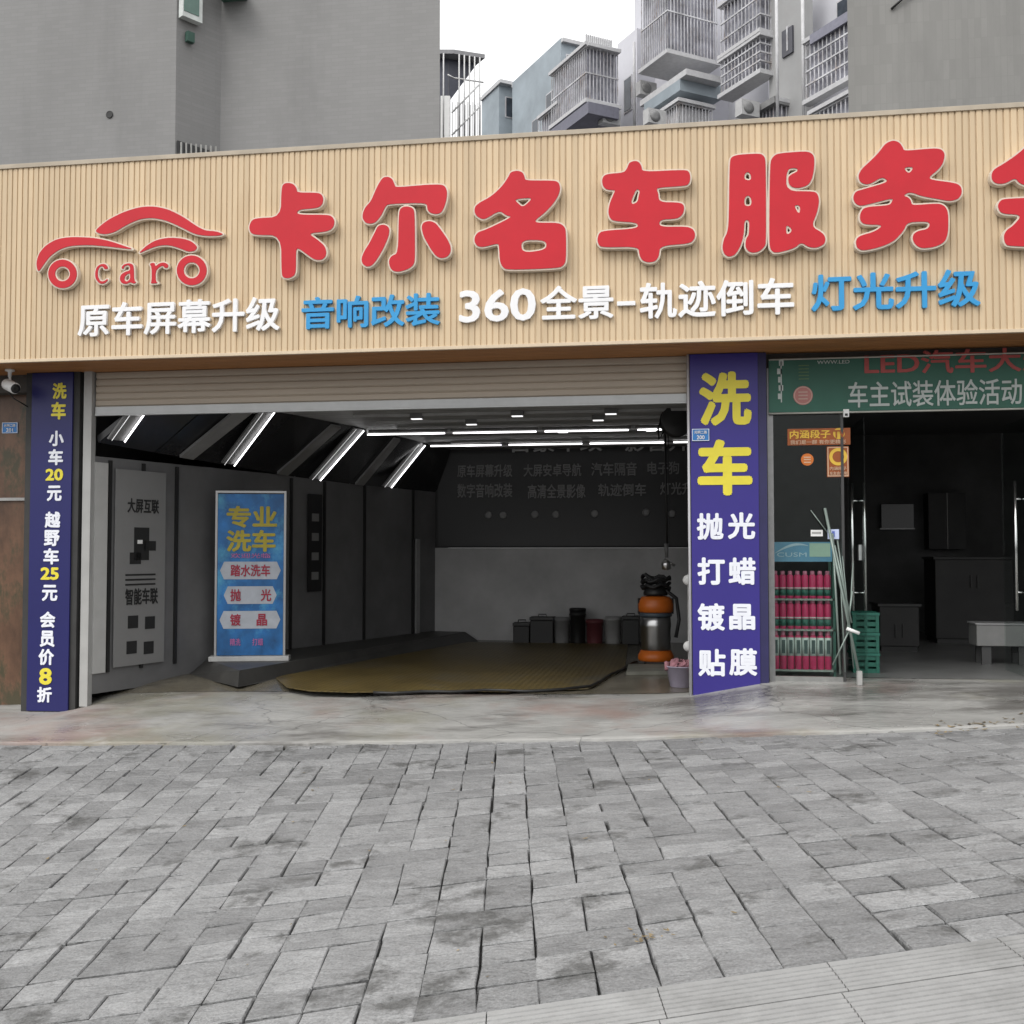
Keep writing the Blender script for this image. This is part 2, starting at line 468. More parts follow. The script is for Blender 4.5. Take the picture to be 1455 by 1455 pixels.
# ------------------------------------------------------------------ concrete apron in front of the shops
FLOOR_L, FLOOR_R = .066, .262
def lerp_tab(t, x):
    if x <= t[0][0]: return t[0][1]
    for (a, va), (b, vb) in zip(t, t[1:]):
        if x <= b: return va + (vb - va) * (x - a) / (b - a)
    return t[-1][1]
Z0 = [(-7.5, -.19), (-5.95, -.165), (-5.6, -.08), (-4.6, -.02), (-3, .02), (-1, .05), (-.2, .085), (.15, .125), (.45, .185), (.78, .25), (.9, .255), (7, .3)]
ZI = [(-7.5, -.15), (-5.8, .03), (-5, .05), (.3, .055), (.85, .2), (.9, .255), (7, .27)]
def apron_z(x, y):
    za = pzv(x, EDGE_Y) + .016
    z0 = lerp_tab(Z0, x)
    if y <= 0:
        t = (y - EDGE_Y) / -EDGE_Y; t2 = t * t * (3 - 2 * t) * .5 + t * .5
        return za + (z0 - za) * t2 + .006 * math.sin(3.1 * x + 2 * y) * math.sin(math.pi * t)
    t = min(1, y / .9); return z0 + (lerp_tab(ZI, x) - z0) * t
ap = MB()
xs = [-9 + .15 * i for i in range(119)]; ys = [EDGE_Y - .012, EDGE_Y] + [EDGE_Y + .1 * i for i in range(1, 21)]
for x in xs:
    for j, y in enumerate(ys):
        wob = .018 * math.sin(2.7 * x) + .012 * math.sin(7.3 * x + 1)
        yy = y + (wob if j < 2 else 0)
        ap.v.append(Vector((x, yy, apron_z(x, y) if j else pzv(x, yy) - .04)))
for i in range(len(xs) - 1):
    for j in range(len(ys) - 1):
        k = i * len(ys) + j; ap.f.append([k, k + len(ys), k + len(ys) + 1, k + 1]); ap.sm.append(j > 0)
M_APRON = mat('worn wet-stained concrete', (.275, .272, .26), .5, .2, 2.2, bump=.4, bscale=18, stain=(.085, .08, .074), stain_amt=.85, stain_scale=.8, slo=.5, shi=.62, stretch=(.55, 1.5, 1))
def finish_apron(m):
    """old colour patches and cracks in the concrete"""
    n, l = m.node_tree.nodes, m.node_tree.links
    b = n['Principled BSDF']; src = b.inputs['Base Color'].links[0].from_socket
    tc = n.new('ShaderNodeTexCoord')
    for col, sc, off, lo, hi, am in (((.24, .15, .125), .42, 3.3, .5, .62, .6), ((.2, .19, .135), .5, 11.7, .5, .63, .55), ((.36, .355, .34), 2.6, 5.1, .58, .7, .55)):
        mp = n.new('ShaderNodeMapping'); mp.inputs['Location'].default_value = (off, off * .7, 0); l.new(tc.outputs['Object'], mp.inputs['Vector'])
        nz = n.new('ShaderNodeTexNoise'); nz.inputs['Scale'].default_value = sc; nz.inputs['Detail'].default_value = 7; nz.inputs['Roughness'].default_value = .65
        l.new(mp.outputs[0], nz.inputs['Vector'])
        mr = n.new('ShaderNodeMapRange'); mr.inputs['From Min'].default_value = lo; mr.inputs['From Max'].default_value = hi; mr.inputs['To Max'].default_value = am
        l.new(nz.outputs['Fac'], mr.inputs['Value'])
        mx = n.new('ShaderNodeMix'); mx.data_type = 'RGBA'; l.new(mr.outputs[0], mx.inputs['Factor']); l.new(src, mx.inputs['A']); mx.inputs['B'].default_value = (*col, 1); src = mx.outputs['Result']
    wz = n.new('ShaderNodeTexNoise'); wz.inputs['Scale'].default_value = .9; wz.inputs['Detail'].default_value = 5; l.new(tc.outputs['Object'], wz.inputs['Vector'])
    wm = n.new('ShaderNodeMapRange'); wm.inputs['From Min'].default_value = .42; wm.inputs['From Max'].default_value = .6; wm.inputs['To Min'].default_value = .62; wm.inputs['To Max'].default_value = .22
    l.new(wz.outputs['Fac'], wm.inputs['Value']); l.new(wm.outputs[0], b.inputs['Roughness'])
    vo = n.new('ShaderNodeTexVoronoi'); vo.feature = 'DISTANCE_TO_EDGE'; vo.inputs['Scale'].default_value = .55
    nw = n.new('ShaderNodeTexNoise'); nw.inputs['Scale'].default_value = 2.5; nw.inputs['Detail'].default_value = 5; l.new(tc.outputs['Object'], nw.inputs['Vector'])
    va = n.new('ShaderNodeMix'); va.data_type = 'RGBA'; va.inputs['Factor'].default_value = .28; l.new(tc.outputs['Object'], va.inputs['A']); l.new(nw.outputs['Color'], va.inputs['B']); l.new(va.outputs['Result'], vo.inputs['Vector'])
    mr = n.new('ShaderNodeMapRange'); mr.inputs['From Min'].default_value = .0; mr.inputs['From Max'].default_value = .0035; mr.inputs['To Min'].default_value = .5; mr.inputs['To Max'].default_value = 1
    l.new(vo.outputs['Distance'], mr.inputs['Value'])
    mx = n.new('ShaderNodeMix'); mx.data_type = 'RGBA'; mx.blend_type = 'MULTIPLY'; mx.inputs['Factor'].default_value = 1; l.new(src, mx.inputs['A']); l.new(mr.outputs[0], mx.inputs['B'])
    l.new(mx.outputs['Result'], b.inputs['Base Color'])
finish_apron(M_APRON)
tag(build(ap, 'concrete_apron', M_APRON, base=(0, 0, 0)), kind='structure')

# left wall of the wash bay runs askew
P0 = ud((130 - C0) / F_PX * 10.47, 10.47)
WDIR = (RGT * .515 + FWD).normalized()
WNRM = Vector((WDIR.y, -WDIR.x, 0))
BACK_Y = 6.21
def wall_pt(t, off=0.): return P0 + WDIR * (t * math.hypot(.515, 1)) + WNRM * off
BL = wall_pt(5.8)
CEIL = 2.98
PART_X = .35
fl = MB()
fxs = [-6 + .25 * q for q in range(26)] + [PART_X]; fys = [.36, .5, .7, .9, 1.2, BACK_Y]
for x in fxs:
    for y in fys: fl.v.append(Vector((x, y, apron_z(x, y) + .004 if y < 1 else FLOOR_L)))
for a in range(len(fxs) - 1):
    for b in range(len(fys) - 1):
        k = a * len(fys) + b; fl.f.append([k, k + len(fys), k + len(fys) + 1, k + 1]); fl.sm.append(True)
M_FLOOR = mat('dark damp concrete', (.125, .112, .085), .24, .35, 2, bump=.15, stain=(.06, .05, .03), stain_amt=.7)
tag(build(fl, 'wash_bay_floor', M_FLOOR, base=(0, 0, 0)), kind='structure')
fr = MB(); fr.poly([(.85, .34, FLOOR_R + .002), (7.5, .34, FLOOR_R + .012), (7.5, 6.5, FLOOR_R + .012), (.85, 6.5, FLOOR_R + .002)])
M_FLOORR = mat('grey tile shop floor', (.15, .15, .148), .35, .2, 3)
tag(build(fr, 'shop_floor', M_FLOORR, base=(0, 0, 0)), kind='structure')

# ------------------------------------------------------------------ the shop building
ROOF_Z = 5.02
shop = thing('shop_building', (-1.5, 0, 0), 'single storey shop building with open dark wash bay under the yellow fascia', 'building')
M_WALLD = mat('dark grey wall panel', (.14, .14, .142), .4, .25, 1.2)
M_WALLB = mat('dusty grey lower wall', (.42, .42, .42), .5, .22, 1.1)
M_WALLBLK = mat('matt black wall', (.014, .014, .015), .6, .2, 3)
M_PLASTER = mat('dark grey plaster', (.12, .115, .11), .8, .15, 3, bump=.2)  # even dark grey for the pillar and end walls
w = MB()
a, b_ = wall_pt(-.02, 0), wall_pt(5.8, 0); a2, b2 = wall_pt(-.02, -.2), wall_pt(5.8, -.2)
w.prism([a, b_, b2, a2], 0, 2.36)
build(w, 'side_wall', M_WALLD, shop)
# skirted ledge along the side wall
led = MB(); q0, q1 = onZ(390, 944, .2), onZ(519, 922, .2)
dl = (q1 - q0).normalized(); s0 = q0 - dl * 1.75; s1 = q0 + dl * 5.0
T4 = [wall_pt(1.45, -.02), q0 - dl * .62, s1, wall_pt(5.75, -.02)]
B4 = [wall_pt(1.2, -.02), q0 - dl * .75 + Vector((dl.y, -dl.x, 0)) * .08, s1 + Vector((dl.y, -dl.x, 0)) * .25, wall_pt(5.75, -.02)]
for p in T4: p.z = .2
for p in B4: p.z = .05
led.hexa(B4 + T4)
build(led, 'ledge', mat('ledge darkened as floor shade', (.045, .044, .041), .45, .3, 3, stain=(.03, .03, .03), stain_amt=.6), shop)  # dark tone put in so the wedge reads as floor shade
# wall panels: joints and a pale first strip
pn = MB()
for (t0, t1) in ((.02, .16),):
    pn.prism([wall_pt(t0, .004), wall_pt(t1, .004), wall_pt(t1, .02), wall_pt(t0, .02)], .2, 2.3)
build(pn, 'wall_panel', mat('pale wall tile', (.42, .42, .41), .4, .06), shop)
for t in (.17, .56, .98, 2.7, 3.3, 4.1, 5.2):
    jn = MB(); jn.prism([wall_pt(t, .003), wall_pt(t + .03, .003), wall_pt(t + .03, .03), wall_pt(t, .03)], .2, 2.33)
    build(jn, 'panel_joint', mat('black joint strip', (.016, .016, .016), .4), shop)
lp = MB()
lp.prism([wall_pt(5.25, .03), wall_pt(5.33, .03), wall_pt(5.33, .06), wall_pt(5.25, .06)], .2, 1.6)
build(lp, 'trim_strip', mat('grey metal trim', (.3, .3, .3), .4), shop)
bw = MB(); bw.box(BL.x - .4, 1.1, BACK_Y, BACK_Y + .2, 0, 1.47)
build(bw, 'back_wall', M_WALLB, shop)
bw = MB(); bw.box(BL.x - .4, 1.1, BACK_Y + .002, BACK_Y + .2, 1.472, 3.3)
build(bw, 'back_wall', M_WALLBLK, shop)['label'] = 'black upper back wall'
# slanted black panels between the side wall and the flat ceiling
def slant_top(t):
    y = min(6.15, max(.14, wall_pt(t).y - .05)); return Vector((lerp_tab([(.2, -5.1), (1.4, -4.45), (3.27, -3.9), (5.2, -3.55), (6.2, -3.4)], y), y, CEIL))
def slant_foot(t): return 2.5 - .17 * min(1, max(0, t / 3.2))
sl2 = MB()
n = 6
for i in range(n):
    t0, t1 = -.3 + i * 6.2 / n, -.3 + (i + 1) * 6.2 / n - .02
    A, B_, C_, D_ = wall_pt(max(.06, t0), .0), wall_pt(t1, .0), slant_top(t1), slant_top(t0)
    A.z, B_.z = slant_foot(t0), slant_foot(t1)
    sl2.hexa([A, B_, C_, D_] + [p + Vector((-.02, .0, .06)) for p in (A, B_, C_, D_)])
build(sl2, 'slanted_panel', mat('glossy black panel', (.028, .028, .03), .25, .2, 2), shop)
for t in (1.09, 2.53, 3.98):
    for off in (0,):
        beam = MB()
        lo_a, lo_b, hi_a, hi_b = wall_pt(t - .09), wall_pt(t + .09), slant_top(t - .09), slant_top(t + .09)
        lo_a.z, lo_b.z = slant_foot(t - .09), slant_foot(t + .09)
        A, B_, C_, D_ = [p + Vector((.01, 0, -.035)) for p in (lo_a.lerp(hi_a, .04), lo_b.lerp(hi_b, .04), lo_b.lerp(hi_b, .97), lo_a.lerp(hi_a, .97))]
        beam.hexa([A, B_, C_, D_] + [p + Vector((-.004, 0, .03)) for p in (A, B_, C_, D_)])
        build(beam, 'ceiling_rib', mat('grey rib', (.26, .26, .26), .5), shop)
ce = MB()
A, B_ = slant_top(-1), slant_top(7)
ce.prism([(A.x, A.y), (PART_X, .14), (PART_X, BACK_Y), (B_.x, BACK_Y)], CEIL, CEIL + .1)
build(ce, 'ceiling', mat('grey service ceiling', (.34, .34, .34), .5, .5, 5, stretch=(.4, 3, 1)), shop)
for i in range(9):
    y = .75 + i * .6
    cj = MB(); cj.box(-3.85 + i * .1, PART_X - .01, y, y + .05, CEIL - .03, CEIL - .002)
    build(cj, 'ceiling_batten', mat('grey batten', (.42, .42, .42), .4), shop)
pt = MB(); pt.box(PART_X + .002, .86, .16, 6.2, 0, 3.3)
build(pt, 'partition_wall', mat('grey party wall', (.14, .14, .14), .7, .1, 2), shop)
pl = MB(); pl.box(.13, .80, -.03, .158, -.1, 3.4)
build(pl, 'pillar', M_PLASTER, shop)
pl = MB(); pl.box(-6.42, -5.84, -.03, .2, -.4, 3.4)
build(pl, 'pillar', mat('dark pillar', (.035, .035, .034), .7, .2, 4), shop)
hd = MB(); hd.box(-7.4, 7.3, .06, .30, 3.02, ROOF_Z)
build(hd, 'lintel', mat('dark lintel', (.07, .066, .06), .7, .2, 3), shop)  # same dark tone over the whole lintel
rf = MB(); rf.box(-7.4, 7.3, .302, 6.6, ROOF_Z - .2, ROOF_Z)
build(rf, 'roof', mat('grey roof slab', (.2, .19, .19), .85, .2, 2), shop)
for xa in (7.3, -7.6):
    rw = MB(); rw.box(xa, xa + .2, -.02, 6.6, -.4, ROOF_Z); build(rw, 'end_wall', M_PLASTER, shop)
rb = MB(); rb.box(1.1, 7.3, 6.2, 6.4, .2, 3.4)
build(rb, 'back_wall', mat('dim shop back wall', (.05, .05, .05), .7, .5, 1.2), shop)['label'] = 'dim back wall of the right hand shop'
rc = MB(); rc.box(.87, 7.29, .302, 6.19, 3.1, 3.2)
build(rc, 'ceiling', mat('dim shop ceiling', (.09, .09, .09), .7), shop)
# neighbour at the far left: dark brown boarded front
nb = thing('neighbouring_shopfront', (-7, .3, -.2), 'brown boarded shopfront beside the left blue price panel', 'shopfront')
m = MB(); m.box(-7.39, -6.425, .22, .3, -.4, 3.02)
build(m, 'board_wall', mat('brown stained boards', (.125, .066, .038), .4, .55, 1.6, stretch=(2.5, 2, 1.3), stain=(.045, .048, .024), stain_amt=.85, stain_scale=1.7, slo=.5, shi=.6), nb)
m = MB(); m.box(-7.39, -6.43, .195, .217, 1.93, 1.96)
build(m, 'rail', M_GREY, nb)
m = MB(); m.box(-6.52, -6.43, .12, .217, -.4, 3.02)
build(m, 'corner_post', mat('mossy dark post', (.05, .052, .03), .8, .3, 5), nb)

# ------------------------------------------------------------------ fascia sign
FY, FZ0, FZ1 = -.6, 3.215, 5.085
fas = thing('fascia_sign', (-1.5, FY, FZ0), 'long wood-look ribbed shop fascia with red and blue raised characters', 'shop sign')
M_SLAT = mat('wood-look composite slats', (.62, .48, .315), .5, .07, 1.3, stretch=(3, 3, .35), bump=.05, bscale=40, stain=(.40, .27, .15), stain_amt=.5, stain_scale=1.3, spec=.35, island=.07, slo=.54, shi=.72)
fs = MB(); x = -7.35; prof = []; k = 0
while x < 7.2:
    wd = .043 if k % 4 != 3 else .047
    yj = random.uniform(-.0015, .0015)
    z0, z1 = FZ0 + .01, FZ1 - .03
    x1 = x + wd; gp = .010
    P = [(x, FY + .010), (x + .002, FY + yj + .001), (x + .004, FY + yj), (x1 - .004, FY + yj), (x1 - .002, FY + yj + .001), (x1, FY + .010), (x1 + gp - .0005, FY + .010)]
    b = len(fs.v)
    for z in (z0, z1):
        for (px_, py_) in P: fs.v.append(Vector((px_, py_, z)))
    for q in range(len(P) - 1): fs.f.append([b + q, b + q + 1, b + 7 + q + 1, b + 7 + q]); fs.sm.append(False)
    x = x1 + gp; k += 1
build(fs, 'ribbed_cladding', M_SLAT, fas, fix=False)
bk = MB(); bk.box(-7.35, 7.2, FY + .03, FY + .12, FZ0 + .02, FZ1 - .04)
build(bk, 'backing_frame', mat('dark frame', (.05, .04, .03), .8), fas)
tr = MB(); tr.box(-7.37, 7.22, FY - .012, FY + .14, FZ1 - .03, FZ1 + .012)
build(tr, 'top_trim', mat('weathered beige trim', (.42, .36, .28), .6, .15, 3), fas, bevel=.003)
tr = MB(); tr.box(-7.37, 7.22, FY - .008, FY + .03, FZ0 - .02, FZ0 + .0095)
build(tr, 'bottom_trim', mat('pale beige trim', (.62, .5, .36), .5, .06), fas, bevel=.002)
so = MB()
for i in range(9):
    y = FY + .034 + i * .071
    so.box(-7.35, 7.2, y, y + .062, FZ0 - .018, FZ0)
build(so, 'soffit', mat('brown slatted soffit', (.36, .16, .055), .55, .2, 3, stretch=(.3, 3, 1)), fas)
sb = MB(); sb.box(-7.35, 7.2, FY + .034, .045, FZ0 + .002, FZ0 + .012)
build(sb, 'soffit_board', mat('dark soffit void', (.03, .015, .008), .9), fas)
to = MB(); to.box(-7.35, 7.2, FY + .125, .3, FZ1 - .1, FZ1 - .045)
build(to, 'capping', mat('zinc capping', (.3, .28, .27), .6, .15), fas)

M_RED = mat('glossy red acrylic', (.53, .010, .022), .30, .06, 3, spec=.32, coat=.1)
M_RIM = mat('cream letter return', (.66, .58, .48), .45, .06)
BY = FY - .004
def px_loops(loops, ox, oy, sc, it=2):
    out = []
    for lp in loops:
        q = []
        for (x_, y_) in chaikin(lp, it):
            p = onY(ox + x_ / sc, oy + y_ / sc, FY - .07); q.append((p.x, p.z))
        out.append(q)
    return out
def raised(name, loops, ox, oy, sc, label=None, depth=.07, it=2):
    lp = px_loops(loops, ox, oy, sc, it)
    face = place(outline_mesh(lp, -.002, FY - depth - .006, FY - depth + .004, .003), name, M_RED, fas)
    if label: face['label'] = label
    place(outline_mesh(lp, .011, FY - depth, BY), 'letter_return', M_RIM, face)
    return face

S9 = 9.093
KA = [[(500,140),(540,95),(600,88),(660,105),(700,160),(705,215),(960,215),(1020,235),(1045,290),(1035,360),(1000,400),(940,420),(715,440),(700,500),(1100,500),(1160,525),(1190,580),(1180,650),(1140,700),(1060,725),(850,745),(960,815),(1060,900),(1085,980),(1075,1040),(1030,1085),(960,1090),(900,1070),(720,935),(692,950),(690,1230),(670,1290),(600,1325),(530,1320),(500,1280),(495,770),(150,765),(95,730),(80,660),(110,580),(170,545),(490,530)]]
ER = [[(330,140),(370,105),(430,100),(480,130),(510,200),(520,240),(900,205),(1100,200),(1160,220),(1190,290),(1180,400),(1150,500),(1110,570),(1040,590),(960,570),(925,520),(925,440),(430,455),(390,490),(340,600),(270,690),(200,715),(130,700),(90,640),(95,570),(130,490),(200,420),(260,270)],
      [(290,735),(360,715),(425,740),(445,790),(430,880),(370,1020),(290,1160),(220,1250),(150,1270),(90,1230),(75,1160),(110,1070),(180,960),(250,820)],
      [(560,560),(590,500),(660,480),(740,500),(770,550),(775,1180),(750,1250),(680,1300),(560,1335),(480,1320),(440,1260),(430,1180),(470,1120),(550,1090)],
      [(850,750),(880,690),(950,670),(1030,690),(1090,760),(1190,900),(1235,1000),(1235,1080),(1190,1140),(1110,1160),(1040,1130),(980,1050),(880,880)]]
MING = [[(520,150),(550,85),(640,65),(710,90),(735,150),(740,195),(1120,195),(1175,220),(1195,290),(1180,370),(1120,480),(1000,610),(870,710),(880,740),(1170,740),(1240,780),(1270,840),(1270,1230),(1240,1290),(1180,1330),(500,1355),(440,1310),(410,1240),(400,1050),(390,1010),(200,1060),(120,1050),(80,990),(85,920),(130,860),(230,830),(500,700),(560,660),(490,650),(410,585),(240,690),(180,700),(100,650),(80,590),(90,530),(150,480),(300,400),(440,270)],
        [(600,440),(820,420),(800,460),(710,540),(650,490)], [(690,965),(1010,970),(1010,1090),(700,1130)]]
CHE = [[(460,180),(490,100),(560,75),(620,90),(655,150),(660,220),(1230,190),(1275,230),(1285,300),(1270,370),(1230,405),(860,428),(850,455),(870,500),(880,610),(1160,615),(1205,660),(1200,740),(1160,800),(1100,830),(890,840),(880,930),(1240,925),(1320,960),(1350,1030),(1330,1100),(1270,1150),(890,1180),(880,1310),(830,1380),(740,1395),(660,1370),(620,1300),(610,1190),(150,1200),(95,1170),(75,1100),(95,1020),(150,980),(600,950),(600,880),(290,860),(240,820),(215,740),(240,620),(300,480),(310,460),(200,455),(150,410),(135,330),(160,270),(220,245),(420,230)],
       [(585,440),(630,465),(610,540),(600,605),(540,640),(515,610)]]
FU = [[(140,200),(170,150),(250,125),(520,110),(570,150),(585,220),(590,1190),(570,1250),(500,1310),(420,1325),(360,1300),(330,1240),(340,1150),(375,1100),(380,925),(325,925),(318,1100),(275,1250),(210,1350),(130,1375),(75,1340),(50,1260),(70,1150),(110,1080),(130,950)],
      [(325,430),(325,370),(360,335),(400,370),(400,440)], [(325,750),(325,660),(365,620),(405,660),(405,750)],
      [(630,230),(660,160),(720,110),(1060,85),(1130,100),(1175,150),(1175,280),(1150,420),(1100,500),(1000,535),(910,530),(860,490),(850,400),(900,360),(970,330),(960,290),(840,300),(830,570),(1170,570),(1220,610),(1235,700),(1210,830),(1140,1000),(1280,1080),(1315,1150),(1295,1220),(1200,1265),(1100,1255),(1015,1195),(930,1270),(700,1330),(640,1290),(620,1200)],
      [(925,745),(1000,745),(990,860)], [(830,975),(910,1045),(835,1110)]]
WU = [[(370,230),(450,120),(540,80),(620,100),(670,170),(680,210),(1050,175),(1140,190),(1180,250),(1160,350),(1110,430),(985,530),(1010,560),(1320,600),(1380,650),(1385,730),(1340,800),(1230,825),(1050,790),(900,765),(750,710),(670,755),(740,775),(772,830),(775,870),(1100,845),(1180,880),(1220,960),(1220,1200),(1180,1320),(1060,1380),(900,1400),(820,1360),(780,1290),(790,1220),(850,1180),(960,1160),(995,1110),(970,1070),(720,1080),(680,1180),(560,1310),(400,1380),(180,1430),(100,1390),(90,1290),(140,1240),(320,1190),(430,1110),(200,1110),(140,1060),(145,960),(200,890),(500,870),(530,830),(545,785),(300,850),(150,885),(80,850),(55,770),(90,700),(200,670),(440,600),(480,570),(410,530),(300,600),(220,625),(140,590),(120,510),(160,430),(260,340)],
      [(670,415),(800,405),(740,490)]]
HUI = [[(120,440),(150,370),(300,285),(450,180),(600,50),(690,-40),(760,-60),(830,-40),(920,50),(1100,200),(1300,330),(1380,400),(1390,470),(1340,550),(1250,560),(1100,520),(960,560),(760,590),(540,580),(470,540),(430,485),(300,560),(190,560),(130,520)],
       [(200,860),(220,790),(280,745),(1250,720),(1310,760),(1320,850),(1280,920),(1200,950),(800,960),(1150,1100),(1250,1250),(1230,1340),(1150,1380),(340,1370),(290,1320),(280,1220),(320,1150),(400,1100),(520,960),(250,950)]]
for lp, ox, oy, sc, nm in ((KA, 345, 250, S9, '卡'), (ER, 505, 240, S9, '尔'), (MING, 665, 235, S9, '名'), (CHE, 840, 220, 9.094, '车'), (FU, 1020, 205, 8.559, '服'), (WU, 1205, 190, 8.559, '务'), (HUI, 1395, 200, 9.1, '会')):
    raised('red_character', lp, ox, oy, sc, 'fat red character ' + nm)
LOGO = [[(470,235),(560,160),(680,100),(800,65),(900,62),(1000,85),(1100,135),(1200,205),(1260,235),(1340,240),(1395,262),(1350,275),(1260,275),(1180,262),(1080,210),(980,165),(880,145),(790,155),(700,195),(610,250),(540,265),(490,255)]]
LOGO2 = [[(65,540),(50,470),(70,400),(120,340),(200,295),(300,280),(450,285),(560,305),(640,330),(760,372),(680,365),(560,350),(430,340),(300,345),(220,370),(150,420),(110,475)]]
LOGO3 = [[(775,405),(830,350),(900,305),(990,285),(1090,290),(1160,310),(1205,350),(1190,380),(1140,390),(1080,365),(1000,340),(920,345),(840,375)]]
def ring(cx, cy, r, n=28): return [(cx + r * math.cos(2 * math.pi * i / n), cy + r * math.sin(2 * math.pi * i / n)) for i in range(n)]
for lp, nm in ((LOGO, 'red roof sweep of the car emblem'), (LOGO2, 'red front wing of the car emblem'), (LOGO3, 'red rear wing of the car emblem'), ([ring(240, 545, 103), ring(240, 545, 52)], 'red front wheel of the car emblem'), ([ring(1162, 520, 108), ring(1162, 520, 56)], 'red rear wheel of the car emblem')):
    raised('emblem_stroke', lp, 40, 280, 5.017, nm, depth=.055, it=2 if 'wheel' not in nm else 0)
# the serif letters of the emblem, drawn as strokes
CC = [[(548,478),(560,505),(530,510),(520,488),(500,488),(485,515),(484,555),(498,590),(525,595),(552,575),(560,585),(530,612),(495,612),(468,580),(462,540),(472,495),(500,472),(530,468)]]
AA = [[(648,500),(665,475),(705,462),(735,472),(742,500),(744,590),(762,600),(740,615),(715,600),(690,615),(655,610),(638,580),(648,545),(680,525),(714,515),(712,485),(690,478),(672,490),(668,510)], [(714,535),(685,550),(672,575),(682,595),(700,592),(714,575)]]
RR = [[(850,468),(890,458),(895,488),(925,462),(962,458),(990,475),(985,500),(960,500),(950,482),(925,492),(898,520),(898,595),(920,608),(855,612),(868,595),(868,490)]]
for lp in (CC, AA, RR): raised('emblem_letter', lp, 40, 280, 5.017, None, depth=.035, it=1)
M_LWHITE = mat('white letter face', (.82, .82, .83), .4, .03)
M_LBLUE = mat('blue letter face', (.025, .29, .60), .4, .05)
FT = FY - .003
for s, mm, x0, x1, yt, yb in (('原车屏幕升级', M_LWHITE, 113, 399, 427, 475), ('音响改装', M_LBLUE, 430, 626, 420, 466), ('360', M_LWHITE, 653, 762, 412, 458), ('全景', M_LWHITE, 768, 872, 406, 455), ('一', M_LWHITE, 877, 903, 429, 435), ('轨迹倒车', M_LWHITE, 909, 1128, 399, 451), ('灯光升级', M_LBLUE, 1152, 1392, 387, 440)):
    write_px(s, 'raised_lettering', mm, fas, x0, x1, yt, yb, FT, out=.001, ext=.028, weight=.022)['label'] = ('white' if mm is M_LWHITE else 'blue') + ' raised lettering ' + s

# ------------------------------------------------------------------ roller shutter
SX0, SX1 = -5.73, .118
sh = thing('roller_shutter', (-2.8, .02, 2.76), 'beige roller shutter rolled up above the wash bay entrance', 'shutter')
m = MB()
pr = []
z = 2.85
while z < 3.2:
    pr += [(0, z), (-.012, z + .012), (-.014, z + .035), (-.012, z + .058), (0, z + .068)]; z += .07
k0 = len(m.v)
for (yy, zz) in pr: m.v += [Vector((SX0 + .03, .035 + yy, zz)), Vector((SX1 - .01, .035 + yy, zz))]
for i in range(len(pr) - 1): m.f.append([2 * i, 2 * i + 1, 2 * i + 3, 2 * i + 2]); m.sm.append(False)
build(m, 'slat_curtain', mat('beige painted shutter slats', (.42, .36, .29), .5, .1, 1.2, stretch=(.3, 1, 4)), sh, fix=False)
m = MB(); m.box(SX0 + .03, SX1 - .01, .012, .046, 2.762, 2.848); m.box(SX0 + .03, SX1 - .01, .004, .05, 2.757, 2.775)
build(m, 'bottom_bar', mat('aluminium bar', (.42, .43, .43), .4, .06, metal=.3), sh, bevel=.003)
for x0, nm in ((SX0 - .07, 'l'), (SX1 - .005, 'r')):
    m = MB(); wd = .085 if nm == 'l' else .03
    zb = apron_z(x0 + .05, .03)
    m.box(x0, x0 + wd, -.025 if nm == 'l' else .0, .055, zb, 3.2)
    build(m, 'guide_rail', mat('grey guide rail', (.36, .36, .35), .45, .1, 3), sh)

# ------------------------------------------------------------------ blue panels on the pillars
M_PURPLE = mat('deep blue vinyl', (.030, .020, .205), .42, .06, 1.5)
M_PURPLE2 = mat('deep blue vinyl of the left panel', (.011, .012, .105), .42, .06, 1.5)
M_YEL = mat('yellow vinyl', (.74, .64, .05), .45, .05)
M_WV = mat('white vinyl', (.78, .80, .86), .45, .04)
ps = thing('price_panel', (-6.13, -.06, -.15), 'narrow blue price panel with white and yellow writing on the left pillar', 'sign')
m = MB(); PY = -.05
m.prism([(-6.345, -.052), (-5.905, -.052), (-5.905, -.034), (-6.345, -.034)], -.16, 3.19)
build(m, 'panel', M_PURPLE2, ps)
for s, mm, x0, x1, yt, yb in (('洗', M_YEL, 75, 95, 544, 567), ('车', M_YEL, 73, 94, 571, 596), ('小', M_WV, 70, 91, 612, 634), ('车', M_WV, 69, 90, 638, 661), ('20', M_YEL, 65, 90, 666, 683), ('元', M_WV, 67, 88, 690, 712), ('越', M_WV, 64, 86, 727, 750), ('野', M_WV, 63, 85, 753, 776), ('车', M_WV, 62, 84, 779, 802), ('25', M_YEL, 58, 84, 806, 824), ('元', M_WV, 60, 82, 831, 854), ('会', M_WV, 57, 79, 869, 892), ('员', M_WV, 57, 78, 896, 919), ('价', M_WV, 55, 77, 922, 945), ('8', M_YEL, 56, 74, 949, 973), ('折', M_WV, 53, 74, 976, 998)):
    write_px(s, 'lettering', mm, ps, x0, x1, yt, yb, -.052, out=.0025, weight=.038)
vs = thing('service_panel', (.46, -.06, .1), 'large blue service panel on the pillar beside the wash bay', 'sign')
m = MB()
bot = [(.147, apron_z(.147, -.05) - .0), (.76, apron_z(.76, -.05) + .0)]
m.hexa([(.147, -.056, bot[0][1]), (.735, -.056, bot[1][1] - .02), (.735, -.033, bot[1][1] - .02), (.147, -.033, bot[0][1]), (.135, -.056, 3.19), (.735, -.056, 3.19), (.735, -.033, 3.19), (.135, -.033, 3.19)])
build(m, 'panel', M_PURPLE, vs)
m = MB(); m.box(.7365, .81, -.048, -.031, bot[1][1] - .03, 3.19)
build(m, 'side_board', mat('dark blue edge', (.02, .018, .08), .5), vs)
